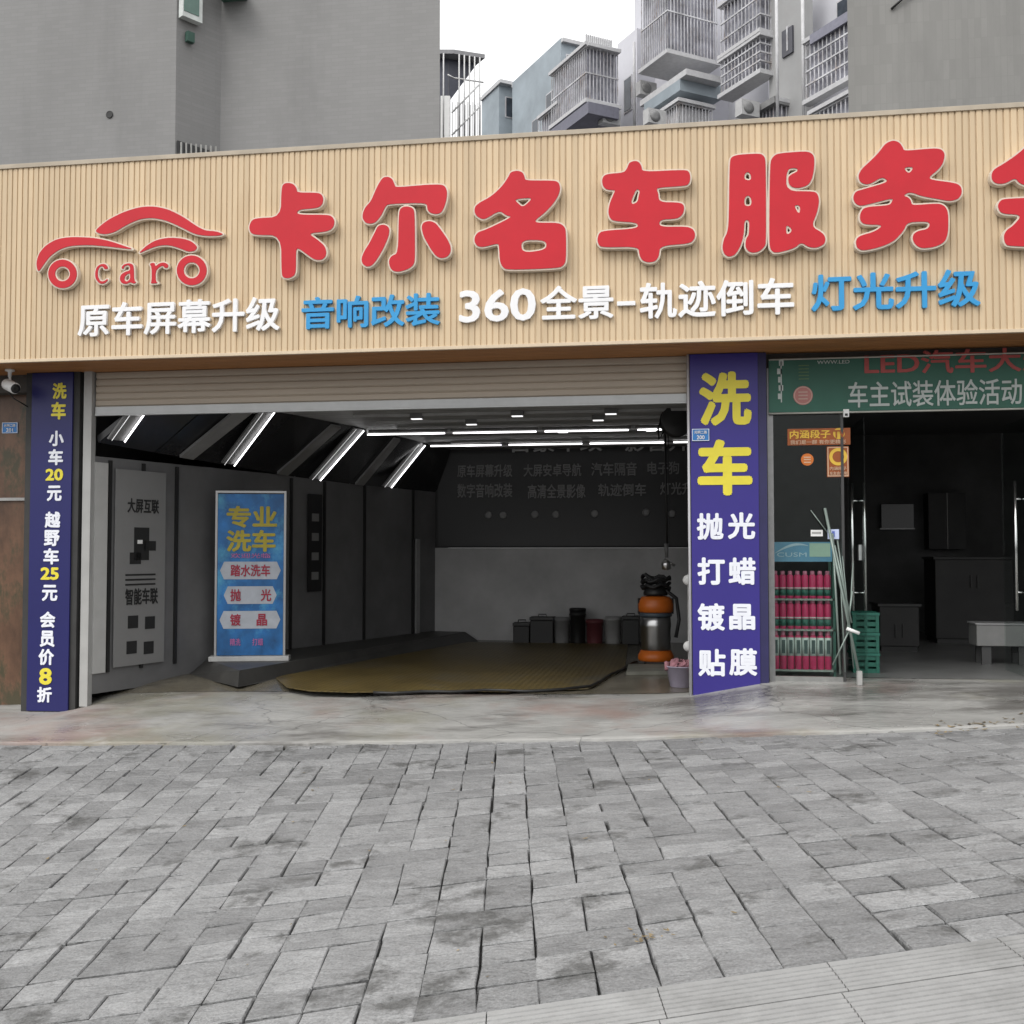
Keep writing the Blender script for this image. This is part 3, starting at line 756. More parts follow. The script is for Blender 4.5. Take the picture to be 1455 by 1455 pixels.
m = MB(); m.bar((.128, -.05, bot[0][1] - .01), (.118, -.05, 3.19), .012, 6)
build(m, 'edge_strip', mat('pale edge strip', (.5, .5, .52), .4), vs)
for s, mm, x0, x1, yt, yb, wt in (('洗', M_YEL, 993, 1068, 528, 605, .03), ('车', M_YEL, 991, 1069, 624, 704, .03), ('抛', M_WV, 990, 1028, 729, 767, .025), ('光', M_WV, 1034, 1073, 728, 766, .025), ('打', M_WV, 991, 1030, 792, 831, .025), ('蜡', M_WV, 1035, 1074, 792, 831, .025), ('镀', M_WV, 991, 1030, 857, 896, .025), ('晶', M_WV, 1036, 1073, 858, 895, .025), ('贴', M_WV, 992, 1031, 922, 961, .025), ('膜', M_WV, 1036, 1076, 921, 960, .025)):
    write_px(s, 'lettering', mm, vs, x0, x1, yt, yb, -.056, out=.0025, weight=wt * 1.35)
M_PLATE = mat('blue enamel', (.03, .19, .5), .35, .05)
M_PLW = mat('white enamel', (.8, .8, .8), .35, .03)
def plate(x0, x1, yt, yb, Y, l1, l2, label):
    a, b_ = onY(x0, yb, Y), onY(x1, yt, Y)
    t = thing('number_plate', (a.x, Y, a.z), label, 'house number', 'blue house number plates')
    m = MB(); m.box(a.x, b_.x, Y - .006, Y, a.z, b_.z); build(m, 'plate', M_PLATE, t, bevel=.002)
    h = b_.z - a.z; wd = b_.x - a.x
    write(l1, 'lettering', M_PLW, t, Vector((a.x + wd * .14, Y - .006, a.z + h * .58)), (1, 0, 0), wd * .72, h * .26, out=.002)
    write(l2, 'lettering', M_PLW, t, Vector((a.x + wd * .28, Y - .006, a.z + h * .14)), (1, 0, 0), wd * .44, h * .32, out=.002)
    m = MB()
    for (xa, xb, za, zb) in ((.02, .98, .02, .06), (.02, .98, .94, .98), (.02, .05, .061, .939), (.95, .98, .061, .939)):
        m.box(a.x + wd * xa, a.x + wd * xb, Y - .0085, Y - .0062, a.z + h * za, a.z + h * zb)
    build(m, 'border', M_PLW, t)
plate(983, 1008, 609, 627, -.0605, '光明二路', '200', 'blue house number plate 200 on the tall service panel')
plate(3, 26, 600, 616, .218, '光明二路', '201', 'blue house number plate on the brown boarded shopfront')

# security camera hung from the soffit
t0 = onY(14, 526, -.25)
sc_ = thing('security_camera', (t0.x, t0.y, 3.19), 'white bullet security camera under the left end of the fascia', 'camera')
m = MB(); m.lathe((t0.x, t0.y, 3.15), [(.045, .048), (.045, .03), (.018, .02), (.016, -.03)], 14); m.bar((t0.x, t0.y, 3.14), (t0.x + .01, t0.y, 3.06), .012, 8)
build(m, 'bracket', M_WHITE, sc_)
m = MB(); axc = Vector((.80, -.35, -.34)).normalized(); c0 = Vector((t0.x - .05, t0.y + .02, 3.06))
m.lathe(c0, [(.02, -.005), (.05, .0), (.056, .015), (.056, .16), (.05, .165)], 20, axis=axc)
build(m, 'housing', M_WHITE, sc_)
m = MB(); m.lathe(c0, [(.046, .166), (.046, .175), (.02, .178), (.0, .172)], 18, axis=axc); build(m, 'lens', M_BLACK, sc_)
m = MB(); m.tube([c0 + Vector((0, 0, -.05)), c0 + Vector((.05, .05, -.14)), c0 + Vector((.1, .2, -.2))], .006); build(m, 'cable', M_BLACK, sc_)

# ================================================================== WASH BAY CONTENTS
M_HOUS = mat('grey lamp housing', (.16, .16, .16), .45)
def lamp_thing(name, a, b_, r, label, group, side=None, wide=.0):
    mid = (a + b_) / 2
    t = thing(name, mid, label, 'light', group)
    m = MB(); m.bar(a, b_, r, 8); build(m, 'tube', M_LED, t)
    return t
# slanting lights up the left side: a wide grey housing, one bright tube and one thin weakly glowing strip
ords = ('nearest the entrance', 'second from the entrance', 'third from the entrance', 'deepest in the bay')
bot_px = ((177, 628), (333, 662), (455, 683), (556, 693)); top_px = ((204, 590), (390, 586), (517, 612), (604, 633))
for i, t in enumerate((.37, 1.82, 3.25, 4.72)):
    lo = onV(*bot_px[i], wall_pt(0, .04), WDIR)
    k = (lo - wall_pt(0, .04)).dot(WDIR) / math.hypot(.515, 1)
    hi = onY(204, 590, .44) if i == 0 else onZ(*top_px[i], CEIL)
    if i == 0: hi = hi + (hi - lo) * .4
    if i == 1: hi = hi + (hi - lo) * .04
    lo = CAM.lerp(lo, .982); hi = CAM.lerp(hi, .975)      # hung clear of the panel
    lt = thing('slanting_light', (lo + hi) / 2, 'slanting tube light on the left side of the bay, ' + ords[i], 'light', 'slanting tube lights of the wash bay')
    sd = (hi - lo).normalized(); off = -WDIR * .16
    nn = sd.cross(WDIR).normalized()
    if nn.z < 0: nn = -nn
    m = MB(); ins = lo + nn * .022; ine = hi + nn * .022
    q = [ins + WDIR * .03, ins + off - WDIR * .03, ine + off - WDIR * .03, ine + WDIR * .03]
    m.hexa(q + [p + nn * .02 for p in q]); build(m, 'housing', M_HOUS, lt)
    m = MB(); m.bar(lo, hi, .008, 8); build(m, 'tube', M_LED, lt)
    m = MB(); m.bar(lo + off, hi + off, .0025, 6); build(m, 'tube', mat('dim glowing edge', (1, 1, 1), emit=.8), lt)['label'] = 'thin weakly glowing strip'
# two rows across the ceiling
rows = ((3.49, CEIL - .04, [(519, 632), (644, 762), (774, 893), (906, 958)], 612, 600, 'front'), (5.06, CEIL - .04, [(612, 712), (723, 827), (838, 944), (957, 985)], 632, 622, 'rear'))
nths = ('leftmost', 'second from the left', 'third from the left', 'rightmost')
for (Y, Z, segs, y0, y1, nm) in rows:
    for i, (xa, xb) in enumerate(segs):
        fy = lambda x_: y0 + (y1 - y0) * (x_ - segs[0][0]) / (segs[-1][1] - segs[0][0])
        A, B_ = onY(xa, fy(xa), Y), onY(xb, fy(xb), Y)
        A.z = B_.z = CEIL - .055
        t = lamp_thing('ceiling_tube_light', A, B_, .0095, '%s tube light in the %s row across the bay ceiling' % (nths[i], nm), 'tube lights across the bay ceiling')
        m = MB(); m.box(A.x - .03, B_.x + .03, Y - .03, Y + .03, A.z + .02, A.z + .05)
        build(m, 'housing', M_HOUS, t)
# small spots glinting on the ceiling
for i, (px_, py_) in enumerate(((592, 595), (735, 591), (868, 588), (850, 597), (670, 603), (800, 614), (925, 612))):
    p = onZ(px_, py_, CEIL - .06)
    t = thing('ceiling_spot', p, 'small bright ceiling spot ' + ('left of the', 'near the', 'right of the', 'beside the', 'below the', 'under the', 'far right of the')[i] + ' front tube row', 'light', 'small ceiling spots')
    m = MB(); m.box(p.x - .06, p.x + .06, p.y - .03, p.y + .03, p.z - .008, p.z); build(m, 'lens', mat('spot glow', (1, 1, 1), emit=1.0), t)
    m = MB(); m.box(p.x - .07, p.x + .07, p.y - .04, p.y + .04, p.z + .001, p.z + .055); build(m, 'housing', M_HOUS, t)

# posters on the side wall
def wpos(t0, t1, z0, z1, name, label, m, cat='poster', group=None, off=.022):
    A, B_ = wall_pt(t0, off), wall_pt(t1, off)
    th = thing(name, (A.x, A.y, z0), label, cat, group)
    k = MB(); k.prism([A, B_, wall_pt(t1, off + .012), wall_pt(t0, off + .012)], z0, z1); build(k, 'board', m, th)
    return th, A, B_
def wwrite(th, s, m, A, B_, f0, f1, z0, z1, off=.036, wt=.02):
    O = A + (B_ - A) * f0; O.z = z0
    O = O + WNRM * (.0135)
    write(s, 'lettering', m, th, O, (B_ - A), (B_ - A).length * (f1 - f0), z1 - z0, out=.0025, weight=wt)
M_PGREY = mat('grey poster', (.20, .20, .198), .6, .06, 2)
M_INK = mat('black ink', (.014, .014, .014), .6)
th, A, B_ = wpos(.24, .84, .24, 2.25, 'wall_poster', 'grey wall poster with black writing left of the blue banner', M_PGREY)
wwrite(th, '大屏互联', M_INK, A, B_, .22, .85, 1.81, 1.96)
wwrite(th, '智能车联', M_INK, A, B_, .2, .85, .86, 1.03)
m = MB()
def wq(f0, f1, z0, z1, o=.038):
    p0, p1 = A + (B_ - A) * f0, A + (B_ - A) * f1
    m.prism([p0 + WNRM * .0125, p1 + WNRM * .0125, p1 + WNRM * .0155, p0 + WNRM * .0155], z0, z1)
wq(.36, .66, 1.32, 1.66); wq(.28, .5, 1.28, 1.40); wq(.55, .8, 1.42, 1.52)
for (f0, z0) in ((.26, .62), (.6, .6), (.24, .36), (.58, .34)): wq(f0, f0 + .2, z0, z0 + .13)
for zz in (1.16, 1.11, 1.06): wq(.2, .8, zz, zz + .018)
build(m, 'printed_lettering', M_INK, th)
m = MB(); p = A + (B_ - A) * .47 + WNRM * .02; m.rbox(Vector((p.x, p.y, 0)), B_ - A, .03, .004, 1.49, 1.53); build(m, 'mirror_tag', M_WHITE, th)
th, A, B_ = wpos(3.0, 3.25, .9, 2.15, 'wall_poster', 'black poster on the side wall right of the blue banner', M_WALLBLK)
m = MB()
for i, zz in enumerate((1.05, 1.3, 1.55, 1.8)): wq(.25, .75, zz, zz + .1)
build(m, 'printed_lettering', M_PGREY, th)

# blue upright banner
bd = 11.78
c = onD(355, 938, bd)
axb = (RGT * 1.0 + FWD * .10).normalized()
nb_ = Vector((axb.y, -axb.x, 0))
zb = .2; zt = onD(355, 702, bd).z
hw = .36
bn = thing('roll_up_banner', (c.x, c.y, zb), 'blue upright banner advertising professional car washing inside the bay', 'banner')
M_BAN = mat('printed blue banner', (.014, .13, .36), .4, .6, 2.6, stretch=(1, 1, .8), stain=(.10, .42, .62), stain_amt=.85, stain_scale=2.2)
m = MB(); m.rbox(c, axb, hw, .012, zb + .06, zt); build(m, 'banner_sheet', M_BAN, bn)
m = MB(); m.rbox(c, axb, hw + .075, .10, zb + .001, zb + .055); build(m, 'base', mat('pale base', (.45, .45, .44), .5), bn, bevel=.006)
m = MB()
for sx in (-1, 1):
    e = c + axb * (sx * (hw + .015)); m.rbox(e, axb, .012, .02, zb + .056, zt + .01)
m.rbox(c, axb, hw + .027, .02, zt + .011, zt + .035)
build(m, 'frame', mat('steel frame', (.4, .4, .4), .35, .05, metal=.7), bn)
M_BGOLD = mat('gold print', (.42, .34, .03), .5); M_BRED = mat('dark red print', (.34, .02, .05), .5); M_BPALE = mat('pale print', (.42, .45, .5), .5); M_BPINK = mat('pink print', (.45, .14, .35), .5)
def zpx(y): return onD(355, y, bd).z
def bw_(s, m, f0, f1, yt, yb, wt=.02, name='lettering', out=.017):
    O = c + axb * (-hw + 2 * hw * f0); O.z = zpx(yb)
    return write(s, name, m, bn, O, axb, 2 * hw * (f1 - f0), zpx(yt) - zpx(yb), out=out, weight=wt)
bw_('专业', M_BGOLD, .13, .9, 719, 750, .035); bw_('洗车', M_BGOLD, .13, .88, 753, 784, .035); bw_('欢迎光临', M_BPINK, .2, .8, 786, 793, .01)
def chip(f0, f1, yt, yb, m_):
    z0, z1 = zpx(yb), zpx(yt); zm = (z0 + z1) / 2; ins = .06
    pts = [(f0 + ins, z0), (f1 - ins, z0), (f1, zm), (f1 - ins, z1), (f0 + ins, z1), (f0, zm)]
    k = MB()
    fr_ = [c + axb * (-hw + 2 * hw * f) + nb_ * .016 + Vector((0, 0, z - c.z)) for f, z in pts]
    bk_ = [p - nb_ * .003 for p in fr_]
    n_ = len(pts); k.v += fr_ + bk_; k.f += [list(range(n_)), list(range(2 * n_ - 1, n_ - 1, -1))] + [[i, (i + 1) % n_, n_ + (i + 1) % n_, n_ + i] for i in range(n_)]; k.sm += [False] * (n_ + 2)
    build(k, 'label_chip', m_, bn)
chip(.04, .96, 798, 823, M_BPALE); chip(.1, .9, 833, 858, M_BPALE); chip(.04, .96, 868, 893, M_BPALE)
for s, f0, f1, yt, yb in (('踏水洗车', .2, .8, 802, 819), ('抛', .2, .36, 837, 854), ('光', .66, .82, 837, 854), ('镀', .2, .36, 872, 889), ('晶', .6, .76, 872, 889)): bw_(s, M_BRED, f0, f1, yt, yb, .02, out=.021)
bw_('精洗', M_BPINK, .2, .36, 907, 917, .01); bw_('打蜡', M_BPINK, .54, .7, 907, 917, .01)

# back wall writing
M_GLET = mat('dull grey letters', (.5, .5, .5), .5); M_GLET2 = mat('faint grey letters', (.24, .24, .24), .5)
ws = thing('wall_sign', (-.9, BACK_Y, 1.5), 'black wall sign with faint grey writing on the back wall', 'sign')
BYW = BACK_Y - .01
a, b_ = onY(622, 763, BYW), onY(985, 640, BYW)
m = MB(); m.box(a.x, PART_X - .03, BYW, BACK_Y - .001, 1.5, 2.93); build(m, 'board', mat('black sign board', (.014, .014, .015), .4, .1), ws)
for s, mm, x0, x1, yt, yb in (('百豪车改', M_GLET, 724, 856, 618, 642), ('影音升级', M_GLET, 888, 1012, 616, 641), ('原车屏幕升级', M_GLET2, 650, 728, 660, 678), ('大屏安卓导航', M_GLET2, 744, 826, 659, 677), ('汽车隔音', M_GLET2, 840, 905, 657, 676), ('电子狗', M_GLET2, 920, 965, 656, 674), ('数字音响改装', M_GLET2, 650, 728, 687, 707), ('高清全景影像', M_GLET2, 750, 832, 688, 708), ('轨迹倒车', M_GLET2, 850, 918, 687, 705), ('灯光升级', M_GLET2, 938, 1000, 685, 703)):
    write_px(s, 'lettering', mm, ws, x0, x1, yt, yb, BYW, out=.004, ext=.006, weight=.018)
m = MB()
for (x_, y_) in ((694, 732), (715, 732), (760, 731), (790, 731), (845, 730), (918, 728), (955, 730)):
    p = onY(x_, y_, BYW); m.lathe((p.x, BYW - .012, p.z), [(.035, 0), (.05, .003), (.06, .01)], 14, axis=(0, 1, 0))
build(m, 'emblem_row', M_GLET2, ws)

# floor mat of plastic grating
def fpt(x_, y_, z=FLOOR_L + .02): return onZ(x_, y_, z)
mt = MB()
pts = [fpt(392, 962), fpt(408, 975), fpt(440, 980), fpt(500, 982), fpt(610, 980), fpt(720, 981), fpt(835, 977), fpt(850, 970), fpt(888, 948), fpt(892, 914), fpt(640, 911), fpt(520, 927), fpt(440, 944)]
mt.prism([(p.x, p.y) for p in pts], FLOOR_L + .004, FLOOR_L + .012)
M_MAT = mat('mustard brown plastic grating', (.115, .082, .024), .4, .35, 1.5, stain=(.07, .068, .055), stain_amt=.85, stain_scale=.8, stretch=(1, 1, 1))
def grate(m):
    n, l = m.node_tree.nodes, m.node_tree.links; b = n['Principled BSDF']
    tc = n.new('ShaderNodeTexCoord'); br = n.new('ShaderNodeTexBrick'); br.offset = 0; br.inputs['Scale'].default_value = 1; br.inputs['Brick Width'].default_value = .06; br.inputs['Row Height'].default_value = .06; br.inputs['Mortar Size'].default_value = .018; br.inputs['Color1'].default_value = (0, 0, 0, 1); br.inputs['Color2'].default_value = (0, 0, 0, 1); br.inputs['Mortar'].default_value = (1, 1, 1, 1)
    l.new(tc.outputs['Object'], br.inputs['Vector'])
    bp = n.new('ShaderNodeBump'); bp.inputs['Strength'].default_value = .8; bp.inputs['Distance'].default_value = .01; l.new(br.outputs['Color'], bp.inputs['Height']); l.new(bp.outputs[0], b.inputs['Normal'])
    src = b.inputs['Base Color'].links[0].from_socket
    mx = n.new('ShaderNodeMix'); mx.data_type = 'RGBA'; mx.blend_type = 'MULTIPLY'; mx.inputs['Factor'].default_value = .55; l.new(src, mx.inputs['A']); l.new(br.outputs['Color'], mx.inputs['B']); l.new(mx.outputs['Result'], b.inputs['Base Color'])
grate(M_MAT)
tag(build(mt, 'floor_mat', M_MAT), 'mustard brown plastic grating mat covering the wash bay floor', 'floor mat')
mt = MB(); pts = [fpt(890, 957), fpt(962, 956), fpt(962, 946), fpt(893, 946)]
mt.prism([(p.x, p.y) for p in pts], FLOOR_L + .002, FLOOR_L + .04)
tag(build(mt, 'floor_drain', mat('pale drain cover', (.2, .2, .17), .6, .2, 5)), 'pale drain cover slab in front of the vacuum cleaner', 'drain cover')

# black water hose lying along the mat's edge
hp_ = [fpt(905, 941), fpt(893, 945), fpt(882, 953), fpt(868, 958), fpt(852, 969), fpt(838, 975.5), fpt(800, 980), fpt(745, 983), fpt(690, 981), fpt(640, 984), fpt(600, 983), fpt(560, 986), fpt(522, 984)]
for p in hp_: p.z = max(FLOOR_L, apron_z(p.x, p.y) if p.y < 1.2 else FLOOR_L) + .026
sm_ = []
for a, b in zip(hp_, hp_[1:]):
    for q in range(4): sm_.append(a.lerp(b, q / 4) + Vector((0, .012 * math.sin(len(sm_) * .9), 0)))
m = MB(); m.tube(sm_, .013, 8)
tag(build(m, 'water_hose', M_BLACK), 'thin black water hose lying along the front edge of the brown mat', 'hose')

# buckets along the back wall
def bucket(x_, wpx, ytop, m, label, lid=None, cat='bucket', Yb=5.85, taper=.86):
    p = onY(x_, 905, Yb); p.z = FLOOR_L
    r = wpx / 2 / F_PX * (Yb + 9.7); h = onY(x_, ytop, Yb).z - FLOOR_L
    t = thing('bucket', p, label, cat, 'buckets along the back wall')
    k = MB(); k.lathe(p, [(r * taper, .002), (r * taper * 1.02, .02), (r * .97, h * .86), (r * 1.05, h * .87), (r * 1.05, h * .91), (r, h * .92), (r, h), (r * .9, h), (r * .85, h * .5)], 22); build(k, 'body', m, t)
    k = MB()
    k.tube([p + Vector((math.cos(w_) * r * 1.05, -math.sin(w_) * r * .5 - .01, h * .88 - math.sin(w_) * r * .9)) for w_ in [math.pi * i / 10 for i in range(11)]], .006, 6); build(k, 'handle', M_DARKSTEEL, t)
    if lid:
        k = MB(); k.lathe(p + Vector((0, 0, h + .002)), [(r * 1.04, 0), (r * 1.04, .03), (r * .9, .04), (0, .045)], 22); build(k, 'lid', lid, t)
bucket(798, 24, 877, mat('pale grey plastic', (.2, .2, .2), .5), 'pale grey bucket beside the dark tool boxes at the back wall')
bucket(821, 23, 868, M_BLACK, 'tall black bucket second from left along the back wall', M_BLACK)
bucket(845, 25, 880, mat('maroon plastic', (.12, .03, .035), .5), 'maroon bucket along the back wall')
bucket(871, 24, 876, mat('dusty white plastic', (.28, .28, .275), .5), 'dusty white bucket right of the maroon one')
for (x0, x1, yt, lab) in ((729, 752, 885, 'low black tool case leftmost along the back wall'), (753, 786, 877, 'larger black tool case between the low case and grey bucket'), (884, 908, 876, 'black crate behind the vacuum cleaner')):
    A, B_ = onY(x0, 906, 5.7), onY(x1, yt, 5.7)
    t = thing('tool_case', (A.x, 5.75, FLOOR_L), lab, 'case')
    k = MB(); k.box(A.x, B_.x, 5.7, 5.95, FLOOR_L + .002, B_.z - .05); build(k, 'body', M_BLACK, t, bevel=.01)
    k = MB(); k.box(A.x - .008, B_.x + .008, 5.692, 5.958, B_.z - .048, B_.z); build(k, 'lid', mat('dark grey plastic', (.03, .03, .03), .5), t, bevel=.008)
    k = MB(); xm = (A.x + B_.x) / 2; k.tube([(xm - .06, 5.8, B_.z - .002), (xm - .055, 5.8, B_.z + .035), (xm + .055, 5.8, B_.z + .035), (xm + .06, 5.8, B_.z - .002)], .009, 6); build(k, 'handle', M_BLACK, t)

# wet and dry vacuum cleaner
vd = 12.66; vc = onD(932, 943, vd); vc.z = FLOOR_L + .0
def vz(y_): return onD(932, y_, vd).z - FLOOR_L
vr = 21 / F_PX * vd
vac = thing('vacuum_cleaner', vc, 'steel drum vacuum cleaner with orange head and orange wheeled base', 'vacuum cleaner')
M_OR = mat('orange plastic', (.56, .13, .012), .42, .08, 4)
m = MB(); m.lathe(vc, [(vr * 1.12, .045), (vr * 1.2, .06), (vr * 1.2, .11), (vr * 1.02, vz(924)), (vr * .9, vz(924) + .005)], 28); build(m, 'base', M_OR, vac)
m = MB(); m.lathe(vc, [(vr * .92, vz(924)), (vr * .98, vz(922)), (vr * .97, vz(912)), (vr, vz(910)), (vr, vz(892)), (vr * 1.03, vz(890)), (vr * 1.03, vz(886)), (vr, vz(884)), (vr, vz(877)), (vr * .9, vz(876))], 32); build(m, 'drum', mat('stainless drum', (.5, .5, .5), .28, .06, 8, metal=1), vac)
m = MB(); m.lathe(vc, [(vr * 1.02, vz(876)), (vr * 1.1, vz(874)), (vr * 1.08, vz(871)), (vr * 1.02, vz(870))], 32); build(m, 'seal_band', mat('blue grey band', (.06, .08, .1), .5), vac)
m = MB(); m.lathe(vc, [(vr * 1.05, vz(870)), (vr * 1.18, vz(868)), (vr * 1.2, vz(858)), (vr * 1.12, vz(855)), (vr * 1.12, vz(853)), (vr * .95, vz(848)), (vr * .4, vz(846)), (0, vz(845.5))], 32); build(m, 'motor_head', M_OR, vac)
m = MB(); m.lathe(vc + Vector((0, 0, vz(846))), [(vr * .8, 0), (vr * .82, .03), (vr * .7, .09), (vr * .3, .12), (0, .12)], 24)
for sx in (-1, 1): m.rbox(vc + RGT * (sx * vr * 1.08), RGT, .02, .03, vc.z + vz(872), vc.z + vz(850))
build(m, 'black_cap', M_BLACK, vac)
m = MB()
hp = []
for i in range(50):
    a_ = i * .33; hp.append(vc + Vector((math.cos(a_) * vr * (.9 + .1 * math.sin(i)), math.sin(a_) * vr * .8, vz(838) + .02 * math.sin(i * 1.7) + i * .0035)))
hp += [vc + RGT * .25 + Vector((0, -.05, vz(850))), vc + RGT * .28 + Vector((0, -.05, vz(880))), vc + RGT * .24 + Vector((0, -.08, vz(905)))]
m.tube(hp, .022, 8); build(m, 'hose', mat('black ribbed hose', (.015, .015, .016), .55), vac)
for k in range(4):
    a_ = math.pi / 4 + k * math.pi / 2; p = vc + Vector((math.cos(a_) * vr * 1.05, math.sin(a_) * vr * 1.05, .032))
    m = MB(); m.lathe(p - RGT * .012, [(.02, 0), (.03, .003), (.03, .021), (.02, .024)], 14, axis=RGT); build(m, 'caster', M_BLACK, vac)

# white pressure washer cabinet half behind the pillar
px0 = onY(973.5, 930, 1.35)
pw = thing('pressure_washer', (px0.x + .15, 1.35, FLOOR_L), 'white cabinet with round knobs half hidden behind the blue pillar', 'washer')
m = MB(); m.box(px0.x + .03, PART_X - .02, 1.3, 1.6, FLOOR_L + .12, 1.18); build(m, 'cabinet', mat('white enamel cabinet', (.5, .5, .5), .4), pw, bevel=.012)
m = MB()
for xx in (px0.x + .06, PART_X - .06):
    for yy in (1.33, 1.56): m.bar((xx, yy, FLOOR_L), (xx, yy, FLOOR_L + .12), .016, 8)
build(m, 'legs', M_DARKSTEEL, pw)
for zz in (onY(977, 824, 1.3).z, onY(974, 918, 1.3).z):
    m = MB(); m.lathe((px0.x + .035, 1.297, zz), [(.05, 0), (.055, -.03), (.03, -.045), (0, -.046)], 16, axis=(0, 1, 0)); build(m, 'knob', M_WHITE, pw)
# pale plastic tub with rags
bp = onZ(968, 972, FLOOR_L + .02); bp.z = apron_z(bp.x, bp.y) + .002
tb = thing('plastic_tub', bp, 'pale mauve plastic tub holding pink rags beside the blue service panel', 'tub')
m = MB(); m.lathe(bp, [(.10, 0), (.11, .01), (.15, .2), (.16, .205), (.16, .215), (.145, .213), (.1, .03)], 24); build(m, 'body', mat('mauve plastic', (.33, .3, .38), .4), tb)
m = MB()
for i in range(26):
    a_ = random.uniform(0, 6.28); rr = random.uniform(.0, .14)
    p = bp + Vector((math.cos(a_) * rr, math.sin(a_) * rr, .19 + random.uniform(0, .05)))
    m.tube([p, p + Vector((random.uniform(-.05, .05), random.uniform(-.05, .05), .03)), p + Vector((random.uniform(-.09, .09), random.uniform(-.09, .09), -.04))], random.uniform(.012, .026), 6)
build(m, 'rags', mat('pink rag cloth', (.36, .17, .2), .9, .3, 9), tb)
# hanging spray gun on its cord
hg = onD(948, 800, 12.0)
sg = thing('spray_gun', (hg.x, hg.y, hg.z), 'pale spray gun hanging on a black cord above the vacuum cleaner', 'spray gun')
m = MB(); m.bar((hg.x, hg.y, hg.z + .22), (hg.x - .02, hg.y, CEIL), .012, 6); m.bar((hg.x + .025, hg.y, hg.z + .2), (hg.x + .02, hg.y, CEIL), .004, 5); build(m, 'cord', M_BLACK, sg)
m = MB(); m.bar((hg.x - .01, hg.y, hg.z + .22), (hg.x - .005, hg.y, hg.z + .06), .026, 10, .018); build(m, 'grip', mat('grey grip', (.12, .12, .12), .5), sg)
m = MB(); m.bar((hg.x - .03, hg.y, hg.z + .04), (hg.x + .085, hg.y - .02, hg.z - .03), .014, 8); m.lathe((hg.x - .01, hg.y, hg.z - .06), [(.0, -.02), (.05, -.01), (.055, .06), (.035, .085)], 14); build(m, 'nozzle', M_STEEL, sg)
# hose reel on the ceiling
hr = onD(961, 598, 11.6)
rl = thing('hose_reel', (hr.x, hr.y, CEIL), 'large dark hose reel fixed under the bay ceiling beside the pillar', 'hose reel')
m = MB(); m.lathe(hr + FWD * -.1, [(.05, 0), (.17, .005), (.18, .02), (.1, .03), (.1, .15), (.18, .16), (.17, .175), (.05, .18)], 26, axis=FWD); build(m, 'drum', mat('dark grey reel', (.03, .03, .03), .5), rl)
m = MB(); m.box(hr.x - .03, hr.x + .03, hr.y - .05, hr.y + .05, hr.z + .02, CEIL - .002); build(m, 'bracket', M_DARKSTEEL, rl)
m = MB(); m.tube([hr + Vector((-.15, 0, .05)), hr + Vector((-.2, 0, -.08)), hr + Vector((-.19, 0, -.2)), hr + Vector((-.14, 0, -.12))], .012); build(m, 'hose', M_BLACK, rl)

# ================================================================== RIGHT HAND SHOP
GY = .03
# green banner over the entrance
gb = thing('overhead_banner', (1.9, -.02, 2.65), 'green overhead banner with pale writing above the glass shop entrance', 'banner')
m = MB(); m.box(.835, 4.6, -.012, .012, 2.655, 3.12); build(m, 'banner_sheet', mat('dark green vinyl', (.022, .105, .072), .55, .25, .7, stain=(.03, .085, .025), stain_amt=.7, stain_scale=.8), gb)
m = MB(); m.bar((.835, -.014, 3.13), (4.6, -.014, 3.13), .008, 6); m.bar((.835, -.006, 2.645), (4.6, -.006, 2.645), .009, 6); build(m, 'hem_rod', mat('pale rod', (.4, .4, .36), .5), gb)
M_BGR = mat('pale grey print', (.42, .46, .44), .5); M_BRD = mat('dull red print', (.36, .06, .055), .5)
write_px('车主试装体验活动', 'lettering', M_BGR, gb, 1205, 1452, 540, 577, -.012, out=.0025, weight=.012)
write_px('LED汽车大灯', 'lettering', M_BRD, gb, 1228, 1500, 496, 530, -.012, out=.0025, weight=.02)
write_px('WWW.LED', 'lettering', M_BGR, gb, 1161, 1207, 512, 517, -.012, out=.0025, weight=.005)
m = MB(); p = onY(1141, 562, -.012); m.lathe((p.x, -.0135, p.z), [(.085, -.002), (.085, 0)], 28, axis=(0, 1, 0)); build(m, 'round_emblem', mat('faded red emblem', (.42, .17, .15), .5), gb)
m = MB()
for zz in (-.03, 0, .03): m.box(p.x - .04, p.x + .04, -.0185, -.0165, p.z + zz - .006, p.z + zz + .006)
for i in range(28):
    a0, a1 = i * 2 * math.pi / 28, (i + 1) * 2 * math.pi / 28
    m.hexa([(p.x + r_ * math.cos(a_), yy, p.z + r_ * math.sin(a_)) for yy in (-.0185, -.0165) for r_, a_ in ((.072, a0), (.08, a0), (.08, a1), (.072, a1))])
build(m, 'emblem_marks', mat('pale pink print', (.5, .33, .28), .5), gb)
m = MB(); p = onY(1110, 545, -.012)
for i in range(5): m.rbox(Vector((p.x, -.015, 0)) + Vector((random.uniform(-.02, .02), 0, 0)), Vector((1, 0, 0)), random.choice((.03, .012, .02)), .0015, p.z + .16 - i * .075, p.z + .21 - i * .075)
m.box(p.x - .005, p.x + .005, -.0165, -.0145, p.z - .17, p.z + .2)
build(m, 'brush_writing', M_BGR, gb)
m = MB(); p2 = onY(1142, 528, -.012)
for i in range(5): m.box(p2.x - .045, p2.x + .045, -.0165, -.0145, p2.z - .07 + i * .03, p2.z - .062 + i * .03)
build(m, 'green_marks', mat('olive print', (.09, .16, .06), .5), gb)

